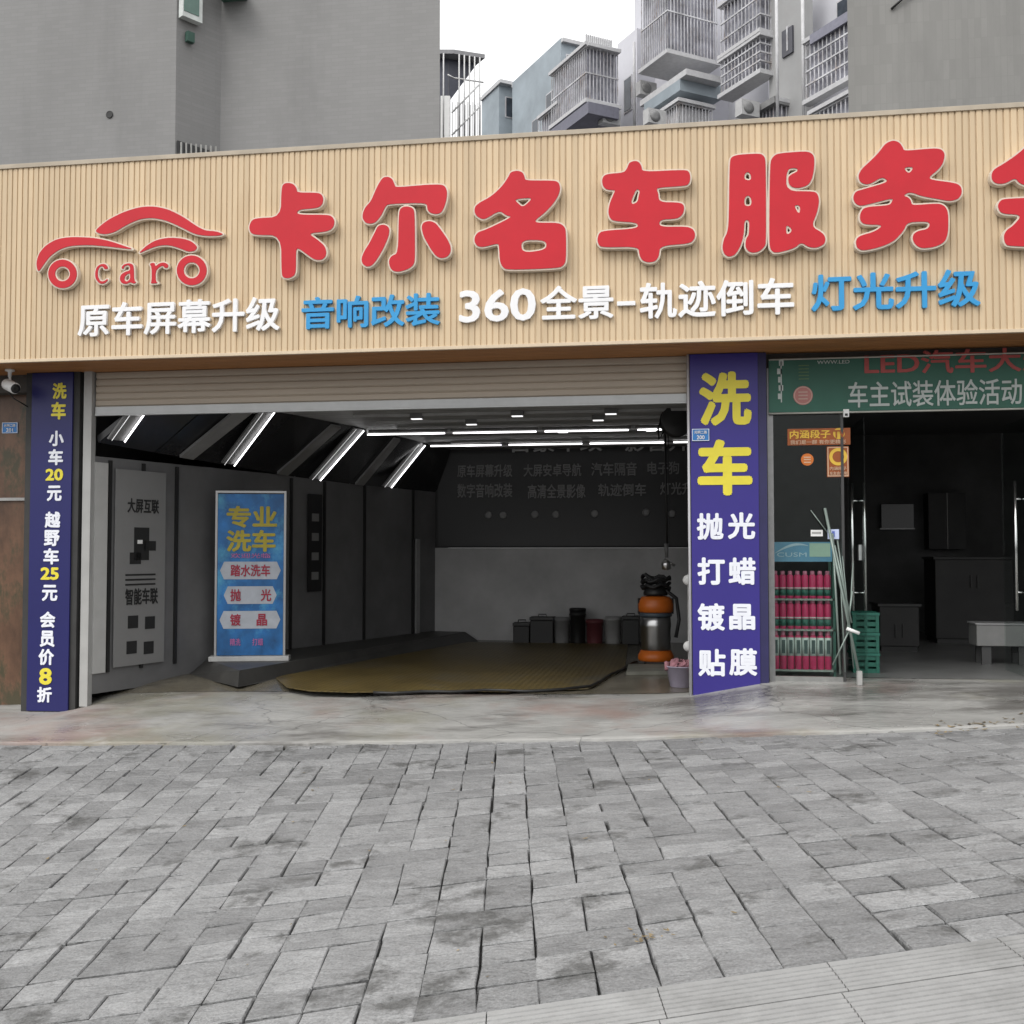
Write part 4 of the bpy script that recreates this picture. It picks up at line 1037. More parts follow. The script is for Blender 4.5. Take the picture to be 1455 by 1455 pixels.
# glass shopfront
gl = thing('glass_shopfront', (1.6, GY, FLOOR_R), 'glass shopfront with steel mullion and open doors beside the blue pillar', 'shopfront')
GLASS = glass_mat('clear shop glass')
xm = onY(1197, 700, GY).x
m = MB(); m.box(.875, xm - .012, GY, GY + .01, FLOOR_R + .04, 3.0); build(m, 'glass_pane', GLASS, gl)
m = MB(); m.box(xm - .012, xm + .012, GY - .012, GY + .03, FLOOR_R - .01, 3.0); build(m, 'mullion', mat('dark bronze frame', (.05, .05, .05), .4), gl)
m = MB(); m.box(.82, xm - .013, GY - .01, GY + .02, FLOOR_R - .02, FLOOR_R + .038); build(m, 'sill_rail', mat('scuffed steel rail', (.3, .3, .29), .4, .2, 8, metal=.6), gl)
m = MB(); m.box(.82, 7.2, GY - .01, GY + .02, 3.0, 3.06); build(m, 'head_rail', M_DARKSTEEL, gl)
m = MB(); m.box(.82, .872, GY - .012, GY + .03, FLOOR_R - .03, 3.0); build(m, 'jamb', M_DARKSTEEL, gl)
M_HANDLE = mat('polished steel handle', (.62, .62, .62), .22, .04, metal=1)
for (xc, yt, yb, x2, lab) in ((1222, 686, 868, None, 'left'), (1456, 683, 868, None, 'right')):
    a, b_ = onY(xc, yb, -.05 + .42), onY(xc, yt, -.05 + .42)
    yh = .40
    # the leaf stands open, edge-on to the street
    m = MB(); m.box(a.x - .006, a.x + .006, GY + .02, GY + .92, FLOOR_R + .03, 2.6)
    leaf = build(m, 'open_door', glass_mat('clear door glass', (.93, .96, .95), .25), gl)
    for sx in (-1, 1):
        m = MB(); xx = a.x + sx * .055
        m.bar((xx, yh, a.z), (xx, yh, b_.z), .014, 12)
        for f_ in (.14, .86): m.bar((xx, yh, a.z + (b_.z - a.z) * f_), (a.x + sx * .0065, yh, a.z + (b_.z - a.z) * f_), .008, 8)
        build(m, 'pull_handle', M_HANDLE, leaf)
m = MB(); p = onY(1216, 785, .4); m.box(p.x + .01, p.x + .035, .3, .36, p.z - .07, p.z + .07); build(m, 'door_lock', M_STEEL, gl)

# stickers on the glass
SY = GY - .003
M_STK = mat('orange brown sticker', (.30, .075, .012), .45, .2, 5); M_STY = mat('yellow sticker print', (.72, .46, .05), .45); M_STP = mat('pale sticker print', (.62, .42, .28), .45)
def sticker(name, x0, x1, yt, yb, m_, label):
    a, b_ = onY(x0, yb, SY), onY(x1, yt, SY)
    t = thing(name, (a.x, SY, a.z), label, 'sticker')
    k = MB(); k.box(a.x, b_.x, SY - .003, SY - .0005, a.z, b_.z); build(k, 'sheet', m_, t)
    return t
st = sticker('window_sticker', 1119, 1208, 608, 633, M_STK, 'long orange sticker with yellow writing across the shop glass')
write_px('内涵段子', 'lettering', M_STY, st, 1122, 1180, 611, 623, SY - .003, out=.0015, weight=.025)
m = MB(); p = onY(1192, 616, SY - .003); m.lathe((p.x, SY - .0045, p.z), [(.05, -.001), (.05, .001)], 22, axis=(0, 1, 0)); build(m, 'round_emblem', M_STY, st)
write_px('TV', 'lettering', M_STK, st, 1184, 1201, 611, 622, SY - .0075, out=.001, weight=.03)
write_px('我们是一群 有你更精彩', 'lettering', M_STP, st, 1123, 1202, 625, 631, SY - .003, out=.0015, weight=.01)
st = sticker('window_sticker', 1175, 1206, 634, 678, M_STK, 'upright orange sticker with round yellow emblem below the long sticker')
m = MB(); p = onY(1191, 649, SY - .003)
for i in range(26):
    a0, a1 = i * 2 * math.pi / 26, (i + 1) * 2 * math.pi / 26
    m.hexa([(p.x + r_ * math.cos(a_), yy, p.z + r_ * math.sin(a_)) for yy in (SY - .0065, SY - .0045) for r_, a_ in ((.05, a0), (.078, a0), (.078, a1), (.05, a1))])
build(m, 'round_emblem', M_STY, st)
write_px('内涵段子', 'lettering', M_STP, st, 1179, 1203, 663, 668, SY - .003, out=.0015, weight=.01)
write_px('车友会专用', 'lettering', M_STP, st, 1179, 1203, 670, 675, SY - .003, out=.0015, weight=.01)
m = MB(); A, B_ = onY(1176, 677, SY), onY(1205, 635, SY)
for (xa, xb, za, zb) in ((0, 1, 0, .03), (0, 1, .97, 1), (0, .045, .031, .969), (.955, 1, .031, .969)):
    m.box(A.x + (B_.x - A.x) * xa, A.x + (B_.x - A.x) * xb, SY - .0065, SY - .0045, A.z + (B_.z - A.z) * za, A.z + (B_.z - A.z) * zb)
build(m, 'border', M_STP, st)
p = onY(1147, 653, SY); st = thing('window_sticker', (p.x, SY, p.z - .06), 'small round orange sticker alone on the shop glass', 'sticker')
m = MB(); m.lathe((p.x, SY - .002, p.z), [(.055, -.001), (.055, .001)], 22, axis=(0, 1, 0)); build(m, 'sheet', mat('bright orange sticker', (.6, .16, .02), .45, .15), st)
m = MB()
for zz in (-.025, 0, .02): m.box(p.x - .03, p.x + .03, SY - .006, SY - .004, p.z + zz - .005, p.z + zz + .005)
build(m, 'printed_marks', M_STP, st)
st = sticker('window_notice', 1152, 1169, 753, 762, M_WHITE, 'small white paper notice on the shop glass')
m = MB(); p = onY(1160, 757, SY); m.box(p.x - .04, p.x + .04, SY - .006, SY - .004, p.z - .008, p.z + .008); build(m, 'printed_line', M_GREY, st)
st = sticker('window_notice', 1176, 1192, 752, 766, mat('pale blue paper', (.55, .62, .85), .5), 'small pale blue paper notice on the shop glass')
m = MB(); p = onY(1184, 758, SY); m.box(p.x - .012, p.x + .012, SY - .006, SY - .004, p.z - .03, p.z + .02); build(m, 'printed_mark', mat('blue print', (.1, .15, .5), .5), st)
# small white sensor beneath the green banner
p = onY(1202, 588, .0); 
sn = thing('door_sensor', (p.x, 0, p.z), 'small white sensor box under the green banner', 'sensor')
m = MB(); m.box(p.x - .025, p.x + .025, -.02, .02, p.z - .03, p.z + .04); build(m, 'housing', M_WHITE, sn, bevel=.004)
m = MB(); m.box(p.x - .012, p.x + .012, -.024, -.0205, p.z - .02, p.z); build(m, 'window', M_BLACK, sn)

# display rack of spray cans behind the glass
RY = .42
ra, rb_ = onY(1092, 955, RY), onY(1184, 770, RY)
rk = thing('display_rack', (ra.x, RY, FLOOR_R), 'steel display rack with pale blue header full of red cans', 'rack')
m = MB()
for xx in (ra.x, rb_.x - .025):
    for yy in (RY - .10, RY + .16): m.box(xx, xx + .025, yy, yy + .025, FLOOR_R + .002, rb_.z - .02)
build(m, 'uprights', mat('dark green steel', (.03, .09, .07), .5), rk)
ha, hb = onY(1096, 798, RY - .12), onY(1182, 770, RY - .12)
m = MB(); m.box(ha.x, hb.x, RY - .125, RY - .105, ha.z, hb.z); build(m, 'header', mat('pale blue header', (.13, .32, .50), .4, .2, 3), rk)
m = MB(); hm = onY(1150, 780, RY - .12).x; m.box(hm, hb.x - .015, RY - .128, RY - .1255, ha.z + .045, hb.z - .012); build(m, 'header_patch', mat('pale green patch', (.42, .56, .46), .4, .1), rk)
M_HW = mat('white header print', (.5, .62, .72), .4)
write_px('CUSM', 'lettering', M_HW, rk, 1104, 1146, 785, 791, RY - .125, out=.002, weight=.0)
m = MB(); cx_ = onY(1112, 783, RY - .12)
for i in range(14):
    t0, t1 = i / 14, (i + 1) / 14
    f_ = lambda t: (ha.x + .03 + t * .30, ha.z + .075 + .075 * math.sin(t * 2.0))
    (xa, za), (xb, zb) = f_(t0), f_(t1); w0, w1 = .003 + .02 * math.sin(t0 * 3.1), .003 + .02 * math.sin(t1 * 3.1)
    m.hexa([(xa, yy, za), (xb, yy, zb), (xb, yy, zb + w1), (xa, yy, za + w0)] [0:4] if False else [(xa, RY - .128, za), (xb, RY - .128, zb), (xb, RY - .1265, zb), (xa, RY - .1265, za), (xa, RY - .128, za + w0), (xb, RY - .128, zb + w1), (xb, RY - .1265, zb + w1), (xa, RY - .1265, za + w0)])
build(m, 'swoosh', M_HW, rk)
shelf_px = (850, 893, 950); top_px2 = (811, 851, 894)
M_CR = mat('crimson can', (.58, .035, .13), .34, .08, 5); M_CG = mat('dark green label', (.03, .13, .10), .45); M_CP = mat('pink cap', (.62, .2, .3), .4); M_CWL = mat('pale label', (.62, .66, .64), .45); M_CDK = mat('dark label print', (.05, .08, .08), .5)
rack_x0, rack_x1 = ra.x + .03, rb_.x - .03
prev = None
for r_ in range(3):
    zsh = onY(1138, shelf_px[r_], RY).z; ztp = onY(1138, top_px2[r_], RY).z
    m = MB(); m.box(ra.x + .001, rb_.x - .001, RY - .10, RY + .15, zsh - .016, zsh); build(m, 'shelf', mat('pale shelf', (.3, .32, .3), .5), rk)
    H = ztp - zsh; rad = (rack_x1 - rack_x0) / 16 * .93
    proto = None
    for i in range(8):
        cx_ = rack_x0 + (i + .5) * (rack_x1 - rack_x0) / 8
        loc = Vector((cx_, RY - .045, zsh))
        lab = 'red spray can standing on the %s shelf of the blue headed rack' % ('top', 'middle', 'bottom')[r_]
        if proto is None:
            proto = thing('spray_can', loc, lab, 'spray can', 'spray cans on the %s shelf' % ('top', 'middle', 'bottom')[r_])
            p = loc
            k = MB(); k.lathe(p, [(rad * .93, .0), (rad, .006), (rad, H * .80), (rad * .9, H * .84), (rad * .45, H * .87)], 18); build(k, 'body', M_CR, proto)
            k = MB(); k.lathe(p, [(rad * .62, H * .86), (rad * .66, H * .87), (rad * .64, H * .98), (rad * .4, H)], 16); build(k, 'cap', M_CP, proto)
            if r_ < 2:
                k = MB(); k.lathe(p, [(rad * 1.012, H * .1), (rad * 1.012, H * .34)], 18); build(k, 'label_band', M_CG, proto)
                k = MB(); k.lathe(p, [(rad * 1.02, H * .36), (rad * 1.02, H * .40)], 18); build(k, 'label_line', M_CWL, proto)
            else:
                k = MB(); k.lathe(p, [(rad * 1.012, H * .34), (rad * 1.012, H * .80)], 18); build(k, 'label_band', M_CWL, proto)
                k = MB(); k.lathe(p, [(rad * 1.03, H * .40), (rad * 1.03, H * .74)], 18)
                k.v = [v for v in k.v]; 
                k2 = MB(); k2.box(p.x - rad * .5, p.x + rad * .5, p.y - rad * 1.06, p.y - rad * .9, p.z + H * .40, p.z + H * .74); build(k2, 'label_print', M_CDK, proto)
        else:
            o = copy_tree(proto); o.location = loc
# folding easel of grey poles leaning in the doorway
EY = -.04
def ep(x_, y_, Y): return onY(x_, y_, Y)
es = thing('folding_easel', ep(1215, 962, EY), 'pale grey metal folding easel leaning against the shop glass', 'easel')
M_POLE = mat('grey green pole', (.22, .27, .245), .45, .1, 8, metal=.3)
for (x0, y0, Y0, x1, y1, Y1, r_) in ((1172, 722, -.005, 1222, 965, -.12, .016), (1183, 758, -.01, 1194, 958, -.03, .012), (1186, 775, -.05, 1210, 885, -.09, .010), (1183, 945, -.1, 1208, 893, -.09, .008), (1152, 725, -.006, 1176, 757, -.01, .006), (1203, 900, -.08, 1211, 840, -.06, .01), (1190, 768, -.02, 1208, 895, -.10, .009), (1197, 790, -.02, 1213, 950, -.06, .007), (1193, 800, -.03, 1201, 955, -.08, .008), (1212, 800, -.02, 1206, 900, -.09, .007)):
    m = MB(); m.bar(ep(x0, y0, Y0), ep(x1, y1, Y1), r_ * .8, 8); build(m, 'leg', M_POLE, es)
m = MB(); a = ep(1203, 893, -.1); b_ = ep(1221, 900, -.1); m.bar(a, b_, .016, 8); build(m, 'hinge', M_WHITE, es)
m = MB(); a = ep(1221, 955, -.12); m.box(a.x - .02, a.x + .02, a.y - .03, a.y + .03, apron_z(a.x, a.y), a.z + .01); build(m, 'rubber_foot', M_GREY, es)
# green crates inside the door
cr0 = ep(1213, 962, .7); cr1 = ep(1248, 868, .7)
for i in range(3):
    z0 = FLOOR_R + .004 + i * .19; 
    t = thing('plastic_crate', (cr0.x + .1, .8, z0), '%s green plastic crate stacked behind the open glass door' % ('lowest', 'middle', 'topmost')[i], 'crate', 'green crates behind the door')
    m = MB(); x0, x1, y0, y1 = cr0.x, cr1.x, .7, 1.0
    for zz in (0, .06, .12):
        m.box(x0, x1, y0, y0 + .012, z0 + zz, z0 + zz + .04); m.box(x0, x1, y1 - .012, y1, z0 + zz, z0 + zz + .04)
        m.box(x0, x0 + .012, y0 + .013, y1 - .013, z0 + zz, z0 + zz + .04); m.box(x1 - .012, x1, y0 + .013, y1 - .013, z0 + zz, z0 + zz + .04)
    for xx in (x0 - .004, (x0 + x1) / 2 - .015, x1 - .026):
        m.box(xx, xx + .03, y0 - .006, y0 + .0, z0, z0 + .18)
    m.box(x0 + .013, x1 - .013, y0 + .013, y1 - .013, z0, z0 + .01)
    build(m, 'body', mat('green crate plastic', (.015, .12, .085), .5, .1, 4), t)
    m = MB(); m.box(x0 - .01, x1 + .01, y0 - .012, y1 + .01, z0 + .162, z0 + .186); build(m, 'rim', mat('green crate rim', (.02, .15, .11), .5), t)
# dark furniture deep in the shop
def cab(name, x0, x1, yt, Y, dep, m_, label, cat):
    A, B_ = onY(x0, 900, Y), onY(x1, yt, Y); t = thing(name, ((A.x + B_.x) / 2, Y + dep / 2, FLOOR_R), label, cat)
    k = MB(); k.box(A.x, B_.x, Y, Y + dep, FLOOR_R + .06, B_.z); build(k, 'body', m_, t, bevel=.01)
    k = MB(); k.box(A.x - .02, B_.x + .02, Y - .02, Y + dep + .02, B_.z + .001, B_.z + .03); build(k, 'top', mat('dark top', (.03, .03, .03), .6), t)
    k = MB(); k.box(A.x + .02, B_.x - .02, Y + .02, Y + dep - .02, FLOOR_R + .003, FLOOR_R + .059); build(k, 'plinth', M_BLACK, t)
    k = MB(); xm_ = (A.x + B_.x) / 2
    for xx in (xm_ - .05, xm_ + .03): k.box(xx, xx + .015, Y - .025, Y - .001, B_.z - .35, B_.z - .2)
    build(k, 'handles', M_BLACK, t)
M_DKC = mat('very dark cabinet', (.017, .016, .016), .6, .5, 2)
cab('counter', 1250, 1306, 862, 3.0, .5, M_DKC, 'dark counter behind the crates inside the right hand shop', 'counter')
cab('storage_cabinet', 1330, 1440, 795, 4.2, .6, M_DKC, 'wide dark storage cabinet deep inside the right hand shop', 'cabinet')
A, B_ = onY(1372, 700, 5.9), onY(1320, 780, 5.9)
t = thing('wall_cabinet', (A.x, 6.0, B_.z), 'black wall cabinet on the back wall of the right hand shop', 'cabinet')
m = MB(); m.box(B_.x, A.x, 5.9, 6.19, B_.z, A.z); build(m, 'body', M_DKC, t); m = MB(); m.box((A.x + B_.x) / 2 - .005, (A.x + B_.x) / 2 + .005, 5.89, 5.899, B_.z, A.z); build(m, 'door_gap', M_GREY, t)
p = onY(1277, 733, 6.0)
t = thing('wall_monitor', (p.x, 6.1, p.z - .2), 'small black monitor hung on the back wall inside the right hand shop', 'monitor')
m = MB(); m.box(p.x - .22, p.x + .22, 6.08, 6.14, p.z - .17, p.z + .17); build(m, 'screen', mat('black screen', (.008, .008, .009), .2), t)
m = MB(); m.box(p.x - .24, p.x + .24, 6.10, 6.19, p.z - .19, p.z - .171); build(m, 'bracket', M_DARKSTEEL, t)
# bench grey box on dark legs
A, B_ = onY(1388, 918, 1.6), onY(1470, 886, 1.6)
t = thing('work_stool', ((A.x + B_.x) / 2, 1.75, FLOOR_R), 'grey box-topped work stool on dark legs inside the right hand shop', 'stool')
m = MB(); m.box(A.x, B_.x, 1.6, 1.9, A.z, B_.z - .02); build(m, 'seat_box', mat('dusty grey box', (.22, .22, .215), .6, .1), t, bevel=.008)
m = MB(); m.box(A.x - .012, B_.x + .012, 1.59, 1.91, B_.z - .019, B_.z); build(m, 'lid', mat('lighter grey lid', (.3, .3, .3), .5), t, bevel=.004)
for (xx, yy) in ((A.x + .1, 1.65), (A.x + .1, 1.85), (B_.x - .1, 1.65), (B_.x - .1, 1.85)):
    m = MB(); m.box(xx - .045, xx + .045, yy - .02, yy + .02, FLOOR_R + .003, A.z - .001); build(m, 'leg', mat('dark stool leg', (.06, .06, .06), .5), t)

# ================================================================== BUILDINGS BEHIND
def tile_mat(name, col, wd, ht, mort, amt, vert=False):
    m = mat(name, col, .6, .08, .5, stain=tuple(c_ * .72 for c_ in col), stain_amt=.55, stain_scale=.35, bump=.05, stretch=(1.6, 1.6, .45))
    n, l = m.node_tree.nodes, m.node_tree.links; b = n['Principled BSDF']; src = b.inputs['Base Color'].links[0].from_socket
    tc = n.new('ShaderNodeTexCoord'); sx = n.new('ShaderNodeSeparateXYZ'); cb = n.new('ShaderNodeCombineXYZ')
    l.new(tc.outputs['Object'], sx.inputs[0]); l.new(sx.outputs['X'], cb.inputs['X']); l.new(sx.outputs['Z'], cb.inputs['Y'])
    br = n.new('ShaderNodeTexBrick'); br.offset = 0 if vert else .5; br.inputs['Scale'].default_value = 1; br.inputs['Brick Width'].default_value = wd; br.inputs['Row Height'].default_value = ht; br.inputs['Mortar Size'].default_value = mort; br.inputs['Bias'].default_value = 0
    br.inputs['Color1'].default_value = (1 - amt, 1 - amt, 1 - amt, 1); br.inputs['Color2'].default_value = (1, 1, 1, 1); br.inputs['Mortar'].default_value = (.9, .9, .9, 1)
    l.new(cb.outputs[0], br.inputs['Vector'])
    mx = n.new('ShaderNodeMix'); mx.data_type = 'RGBA'; mx.blend_type = 'MULTIPLY'; mx.inputs['Factor'].default_value = 1; l.new(src, mx.inputs['A']); l.new(br.outputs['Color'], mx.inputs['B']); l.new(mx.outputs['Result'], b.inputs['Base Color'])
    return m
M_TILE_L = tile_mat('grey facade tile in courses', (.225, .223, .22), .24, .062, .005, .07)
M_TILE_R = tile_mat('grey facade tile in upright strips', (.235, .232, .22), .09, .3, .005, .10, True)
HTOP = 17.
lb = thing('left_apartment_block', (-9, 8, 0), 'tall grey tiled blank wall of the block above the left fascia', 'building')
d1 = 16.3
e0 = onD(250, 100, d1); Yf = e0.y
k = .0
e1u = to_ud(e0)
dirS = (RGT * .915 + FWD)
kk = (307 - C0) / F_PX
tt = (kk * e1u[1] - e1u[0]) / (.915 - kk)
e1 = e0 + dirS * tt
e2 = onD(625, 100, 16.6); e2.y = e1.y; 
e2 = onY(625, 100, e1.y)
awl = (-RGT * .30 + FWD * 1.0)
m = MB()
far = e2 + awl * 8
m.prism([(-24, Yf), (e0.x, e0.y), (e1.x, e1.y), (e2.x, e2.y), (far.x, far.y), (-24, far.y)], 0.2, HTOP)
build(m, 'wall', M_TILE_L, lb)
# window at the top of the inner corner, barred window low down, vent hole
def on_s(px_, py_): return onV(px_, py_, e0, dirS)
sdir = dirS.normalized(); sn_ = Vector((sdir.y, -sdir.x, 0))
def squad(mb, x0, x1, yt0, yb0, o0, o1):
    A, B_ = on_s(x0, yb0), on_s(x1, yb0); zt = on_s(x0, yt0).z
    q = [A + sn_ * o1, B_ + sn_ * o1, B_ + sn_ * o0, A + sn_ * o0]
    mb.prism([(p.x, p.y) for p in q], A.z, zt)
m = MB(); squad(m, 253, 281, -60, 26, .02, .14); f_ = build(m, 'window', mat('white window frame', (.6, .63, .61), .4), lb)
m = MB(); squad(m, 254.5, 276, -55, 19, .142, .15); build(m, 'pane', mat('green tinted pane', (.09, .17, .14), .15), f_)
m = MB(); squad(m, 250.5, 302, 200, 240, .004, .03); f_ = build(m, 'window', mat('dark window recess', (.03, .03, .032), .5), lb)
f_['label'] = 'low barred window in the inner corner'
m = MB()
for x_ in range(254, 304, 7): squad(m, x_, x_ + 1.6, 203 + (x_ - 254) * .12, 240, .035, .06)
build(m, 'bars', mat('pale window bars', (.4, .4, .38), .5), f_)
m = MB(); squad(m, 262, 272, 46, 60, .02, .1); build(m, 'duct_box', mat('green duct box', (.03, .08, .06), .6), lb)
p = onY(156, 163, Yf); m = MB(); m.lathe((p.x, Yf - .012, p.z), [(.0, .002), (.045, .002), (.05, -.004), (.06, .0)], 14, axis=(0, 1, 0)); build(m, 'vent_hole', M_BLACK, lb)
p0_, p1_ = onY(300, 22, e1.y), onY(352, -30, e1.y)
m = MB(); m.box(e1.x + .02, p1_.x, e1.y - .5, e1.y - .003, p0_.z + .2, p0_.z + .32); build(m, 'balcony_slab', mat('green awning slab', (.05, .12, .09), .6), lb)

rb2 = thing('right_apartment_block', (9, 8, 0), 'tall grey blank wall with upright tile lines above the right fascia', 'building')
r0 = onD(1205, 100, 15.6); awr = (RGT * 1.4 + FWD * 1.0)
m = MB(); far = r0 + awr * 7
m.prism([(r0.x, r0.y), (24, r0.y), (24, far.y), (far.x, far.y)], .2, HTOP)
build(m, 'wall', M_TILE_R, rb2)
A, B_ = onY(1266, 14, r0.y), onY(1300, -8, r0.y)
m = MB(); m.tube([(A.x, r0.y - .02, A.z), ((A.x + B_.x) / 2, r0.y - .05, (A.z + B_.z) / 2 + .04), (B_.x, r0.y - .02, B_.z)], .018, 6); build(m, 'drain_pipe', M_BLACK, rb2)

# diagonal apartment building far behind, built of stepped bays
A1 = (RGT * -.436 + FWD * .9); A2 = (RGT * .9 + FWD * .436)
def reach(P, D, pxe):
    u, d = to_ud(P); k = (pxe - C0) / F_PX; du, dd = D.dot(RGT), D.dot(FWD)
    return (k * d - u) / (du - k * dd)
fb = thing('stepped_apartment_building', onD(900, 700, 46), 'pale apartment building of stepped bays with caged balconies far behind', 'building')
M_FW = mat('haze paled lilac grey render', (.58, .58, .62), .8, .1, .5, stain=(.42, .42, .46), stain_amt=.4, stain_scale=.5)  # distance haze put into the colour, paler and bluer
M_FT = mat('tiled wall tinted by haze and shade', (.29, .335, .37), .7, .2, .5)  # haze and shade of the far bays put into this bluish colour
M_FD = mat('dark balcony recess', (.085, .085, .105), .7, .2, 1)
M_FBAR = mat('pale cage bars', (.5, .5, .52), .5, .35, 1.5, stain=(.22, .15, .11), stain_amt=.7, stain_scale=1.3)
M_FSL = mat('pale slab edge', (.5, .5, .51), .7, .1)
def bay(cpx, dep, ytop, pxA, pxB, ybot=None, m_=M_FW, name='wall', back=None, parent=fb, label=None):
    P = onD(cpx, ytop, dep); la, lb_ = reach(P, A1, pxA), reach(P, A2, pxB)
    if back: la_, lb_2 = la, lb_
    z0 = onD(cpx, ybot, dep).z if ybot is not None else 3.0
    Q = [P, P + A2 * lb_, P + A2 * lb_ + A1 * la, P + A1 * la]
    k = MB(); k.prism([(q.x, q.y) for q in Q], z0, P.z)
    o = build(k, name, m_, parent)
    if label: o['label'] = label
    return P, la, lb_, o
def cage(cpx, dep, ytop, pxA, pxB, ybot, floors=1, rails=3, solid=None, barstep=.16, name='balcony_cage', th=.035):
    P = onD(cpx, ytop, dep); la, lb_ = reach(P, A1, pxA), reach(P, A2, pxB); z1 = P.z; z0 = onD(cpx, ybot, dep).z
    k = MB()
    def face(D, L):
        n_ = max(2, int(L / barstep))
        for i in range(n_ + 1):
            q = P + D * (L * i / n_); k.rbox(q, D, th / 2, th / 2, z0, z1)
        for j in range(rails + 1):
            zz = z0 + (z1 - z0) * j / rails; q = P + D * (L / 2); k.rbox(q, D, L / 2 + th, th * .9, zz - .03, zz + .03)
    face(A1, la); face(A2, lb_)
    o = build(k, name, M_FBAR, fb)
    ins = P + A1 * .14 + A2 * .14
    Q = [ins, ins + A2 * (lb_ - .14), ins + A2 * (lb_ - .14) + A1 * (la - .14), ins + A1 * (la - .14)]
    if solid:
        kk_ = MB(); kk_.prism([(q.x, q.y) for q in Q], z0 + .03, z1 - .03); build(kk_, 'balcony_inside', solid, fb)
    e = P - A1 * .12 - A2 * .12; Q = [e, e + A2 * (lb_ + .24), e + A2 * (lb_ + .24) + A1 * (la + .24), e + A1 * (la + .24)]
    for za_, zb_ in ((z0 - .2, z0 - .035), (z1 + .035, z1 + .18)):
        kk_ = MB(); kk_.prism([(q.x, q.y) for q in Q], za_, zb_); build(kk_, 'balcony_slab', M_FSL, fb)
    return P, la, lb_, z0, z1
bay(709, 62, 113, 684, 745, m_=M_FT, label='haze tinted leftmost bay')
bay(797, 56, 54, 728, 850, m_=M_FT, label='haze tinted second bay')
P, la, lb_, o = bay(845, 49, 72, 800, 930)
bay(905, 47, 40, 880, 960)
bay(958, 46, -60, 905, 1060)
bay(1090, 43, -60, 1040, 1170)
P, la, lb_, o = bay(1143, 38.5, -60, 1099, 1163, m_=mat('grey rendered wall', (.34, .34, .34), .8, .1, .5))
bay(1225, 37.6, -60, 1160, 1260, m_=M_FW)
M_IN = mat('hazy shaded balcony inside', (.27, .27, .31), .8, .6, 1.4)  # shade behind the bars and some haze put into the colour
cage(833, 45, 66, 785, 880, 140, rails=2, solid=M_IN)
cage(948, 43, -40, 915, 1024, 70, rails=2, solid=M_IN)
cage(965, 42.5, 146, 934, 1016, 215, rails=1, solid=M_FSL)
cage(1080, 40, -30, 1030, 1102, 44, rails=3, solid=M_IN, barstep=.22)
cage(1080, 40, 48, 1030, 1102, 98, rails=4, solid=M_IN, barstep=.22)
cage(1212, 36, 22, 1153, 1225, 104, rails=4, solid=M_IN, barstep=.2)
# canopies, roof parapets and awnings
def slab(cpx, dep, y, pxA, pxB, th, m_, name, over=0.):
    P = onD(cpx, y, dep); la, lb_ = reach(P, A1, pxA), reach(P, A2, pxB)
    Q = [P, P + A2 * lb_, P + A2 * lb_ + A1 * la, P + A1 * la]; k = MB(); k.prism([(q.x, q.y) for q in Q], P.z - th, P.z); return build(k, name, m_, fb)
slab(975, 42, 97, 912, 1032, .25, M_FSL, 'canopy')
slab(966, 42.4, 104, 918, 1030, .7, M_FT, 'awning')
slab(836, 44.6, 144, 780, 882, .5, mat('dark bluish awning', (.16, .16, .2), .7), 'awning')  # slab in one dark bluish tone
slab(1100, 39, 136, 1050, 1128, .25, mat('grey canopy', (.2, .2, .2), .7), 'canopy')
slab(1213, 35.8, 10, 1158, 1225, .35, mat('blue grey eave', (.22, .22, .27), .7), 'eave')
slab(836, 44.8, 60, 786, 884, .12, M_FSL, 'eave')
slab(800, 55.8, 53, 727, 852, .2, M_FSL, 'parapet')
slab(711, 61.6, 112, 682, 747, .2, M_FSL, 'parapet')
# small window in the grey wall
P = onD(1143, 40, 38.5)
def a_face(x0, x1, y, yb, out, m_, name, par, PP=P):
    a, b_ = onV(x0, y, PP, A1), onV(x1, y, PP, A1); zb = onV(x1, yb, PP, A1).z
    k = MB(); nn = -A2
    q = [a + nn * out, b_ + nn * out, b_ + nn * (out - .08), a + nn * (out - .08)]; k.prism([(p.x, p.y) for p in q], zb, b_.z); return build(k, name, m_, par)
wdw = a_face(1112, 1127, 36, 74, .05, mat('dark window', (.06, .06, .075), .3), 'window', fb)
a_face(1119, 1121, 37, 72, .07, M_FBAR, 'frame', wdw)
# air conditioner under the second balcony and a drain pipe
p = onD(866, 168, 45.5); k = MB(); k.rbox(p, A2, .45, .2, p.z - .32, p.z + .32); ac = build(k, 'air_conditioner', mat('grey white casing', (.42, .42, .42), .5), fb)
k = MB(); k.lathe(p - A1 * .2 - A2 * .12, [(.26, 0), (.26, .02), (.08, .03)], 16, axis=-A1); build(k, 'fan_grille', mat('grey grille', (.2, .2, .2), .5), ac)
for (x_, d_, ya, yb) in ((901, 46.2, 60, 190), (1103, 38.4, -20, 190), (1140, 38.2, -20, 190)):
    A, B_ = onD(x_, ya, d_), onD(x_, yb, d_); k = MB(); k.bar(A, (A.x, A.y, B_.z), .06, 6); build(k, 'drain_pipe', M_FSL, fb)
def a_panel(PP, D, L0, L1, zt, zb, out, m_, name, par=fb):
    nn = Vector((D.y, -D.x, 0)); nn = nn if nn.dot(CAM - PP) > 0 else -nn
    a, b_ = PP + D * L0 + nn * out, PP + D * L1 + nn * out
    k = MB(); k.prism([(p.x, p.y) for p in (a, b_, b_ - nn * .06, a - nn * .06)], zb, zt); return build(k, name, m_, par)
M_WIN = mat('far window glass', (.05, .06, .075), .2, .3, 2)
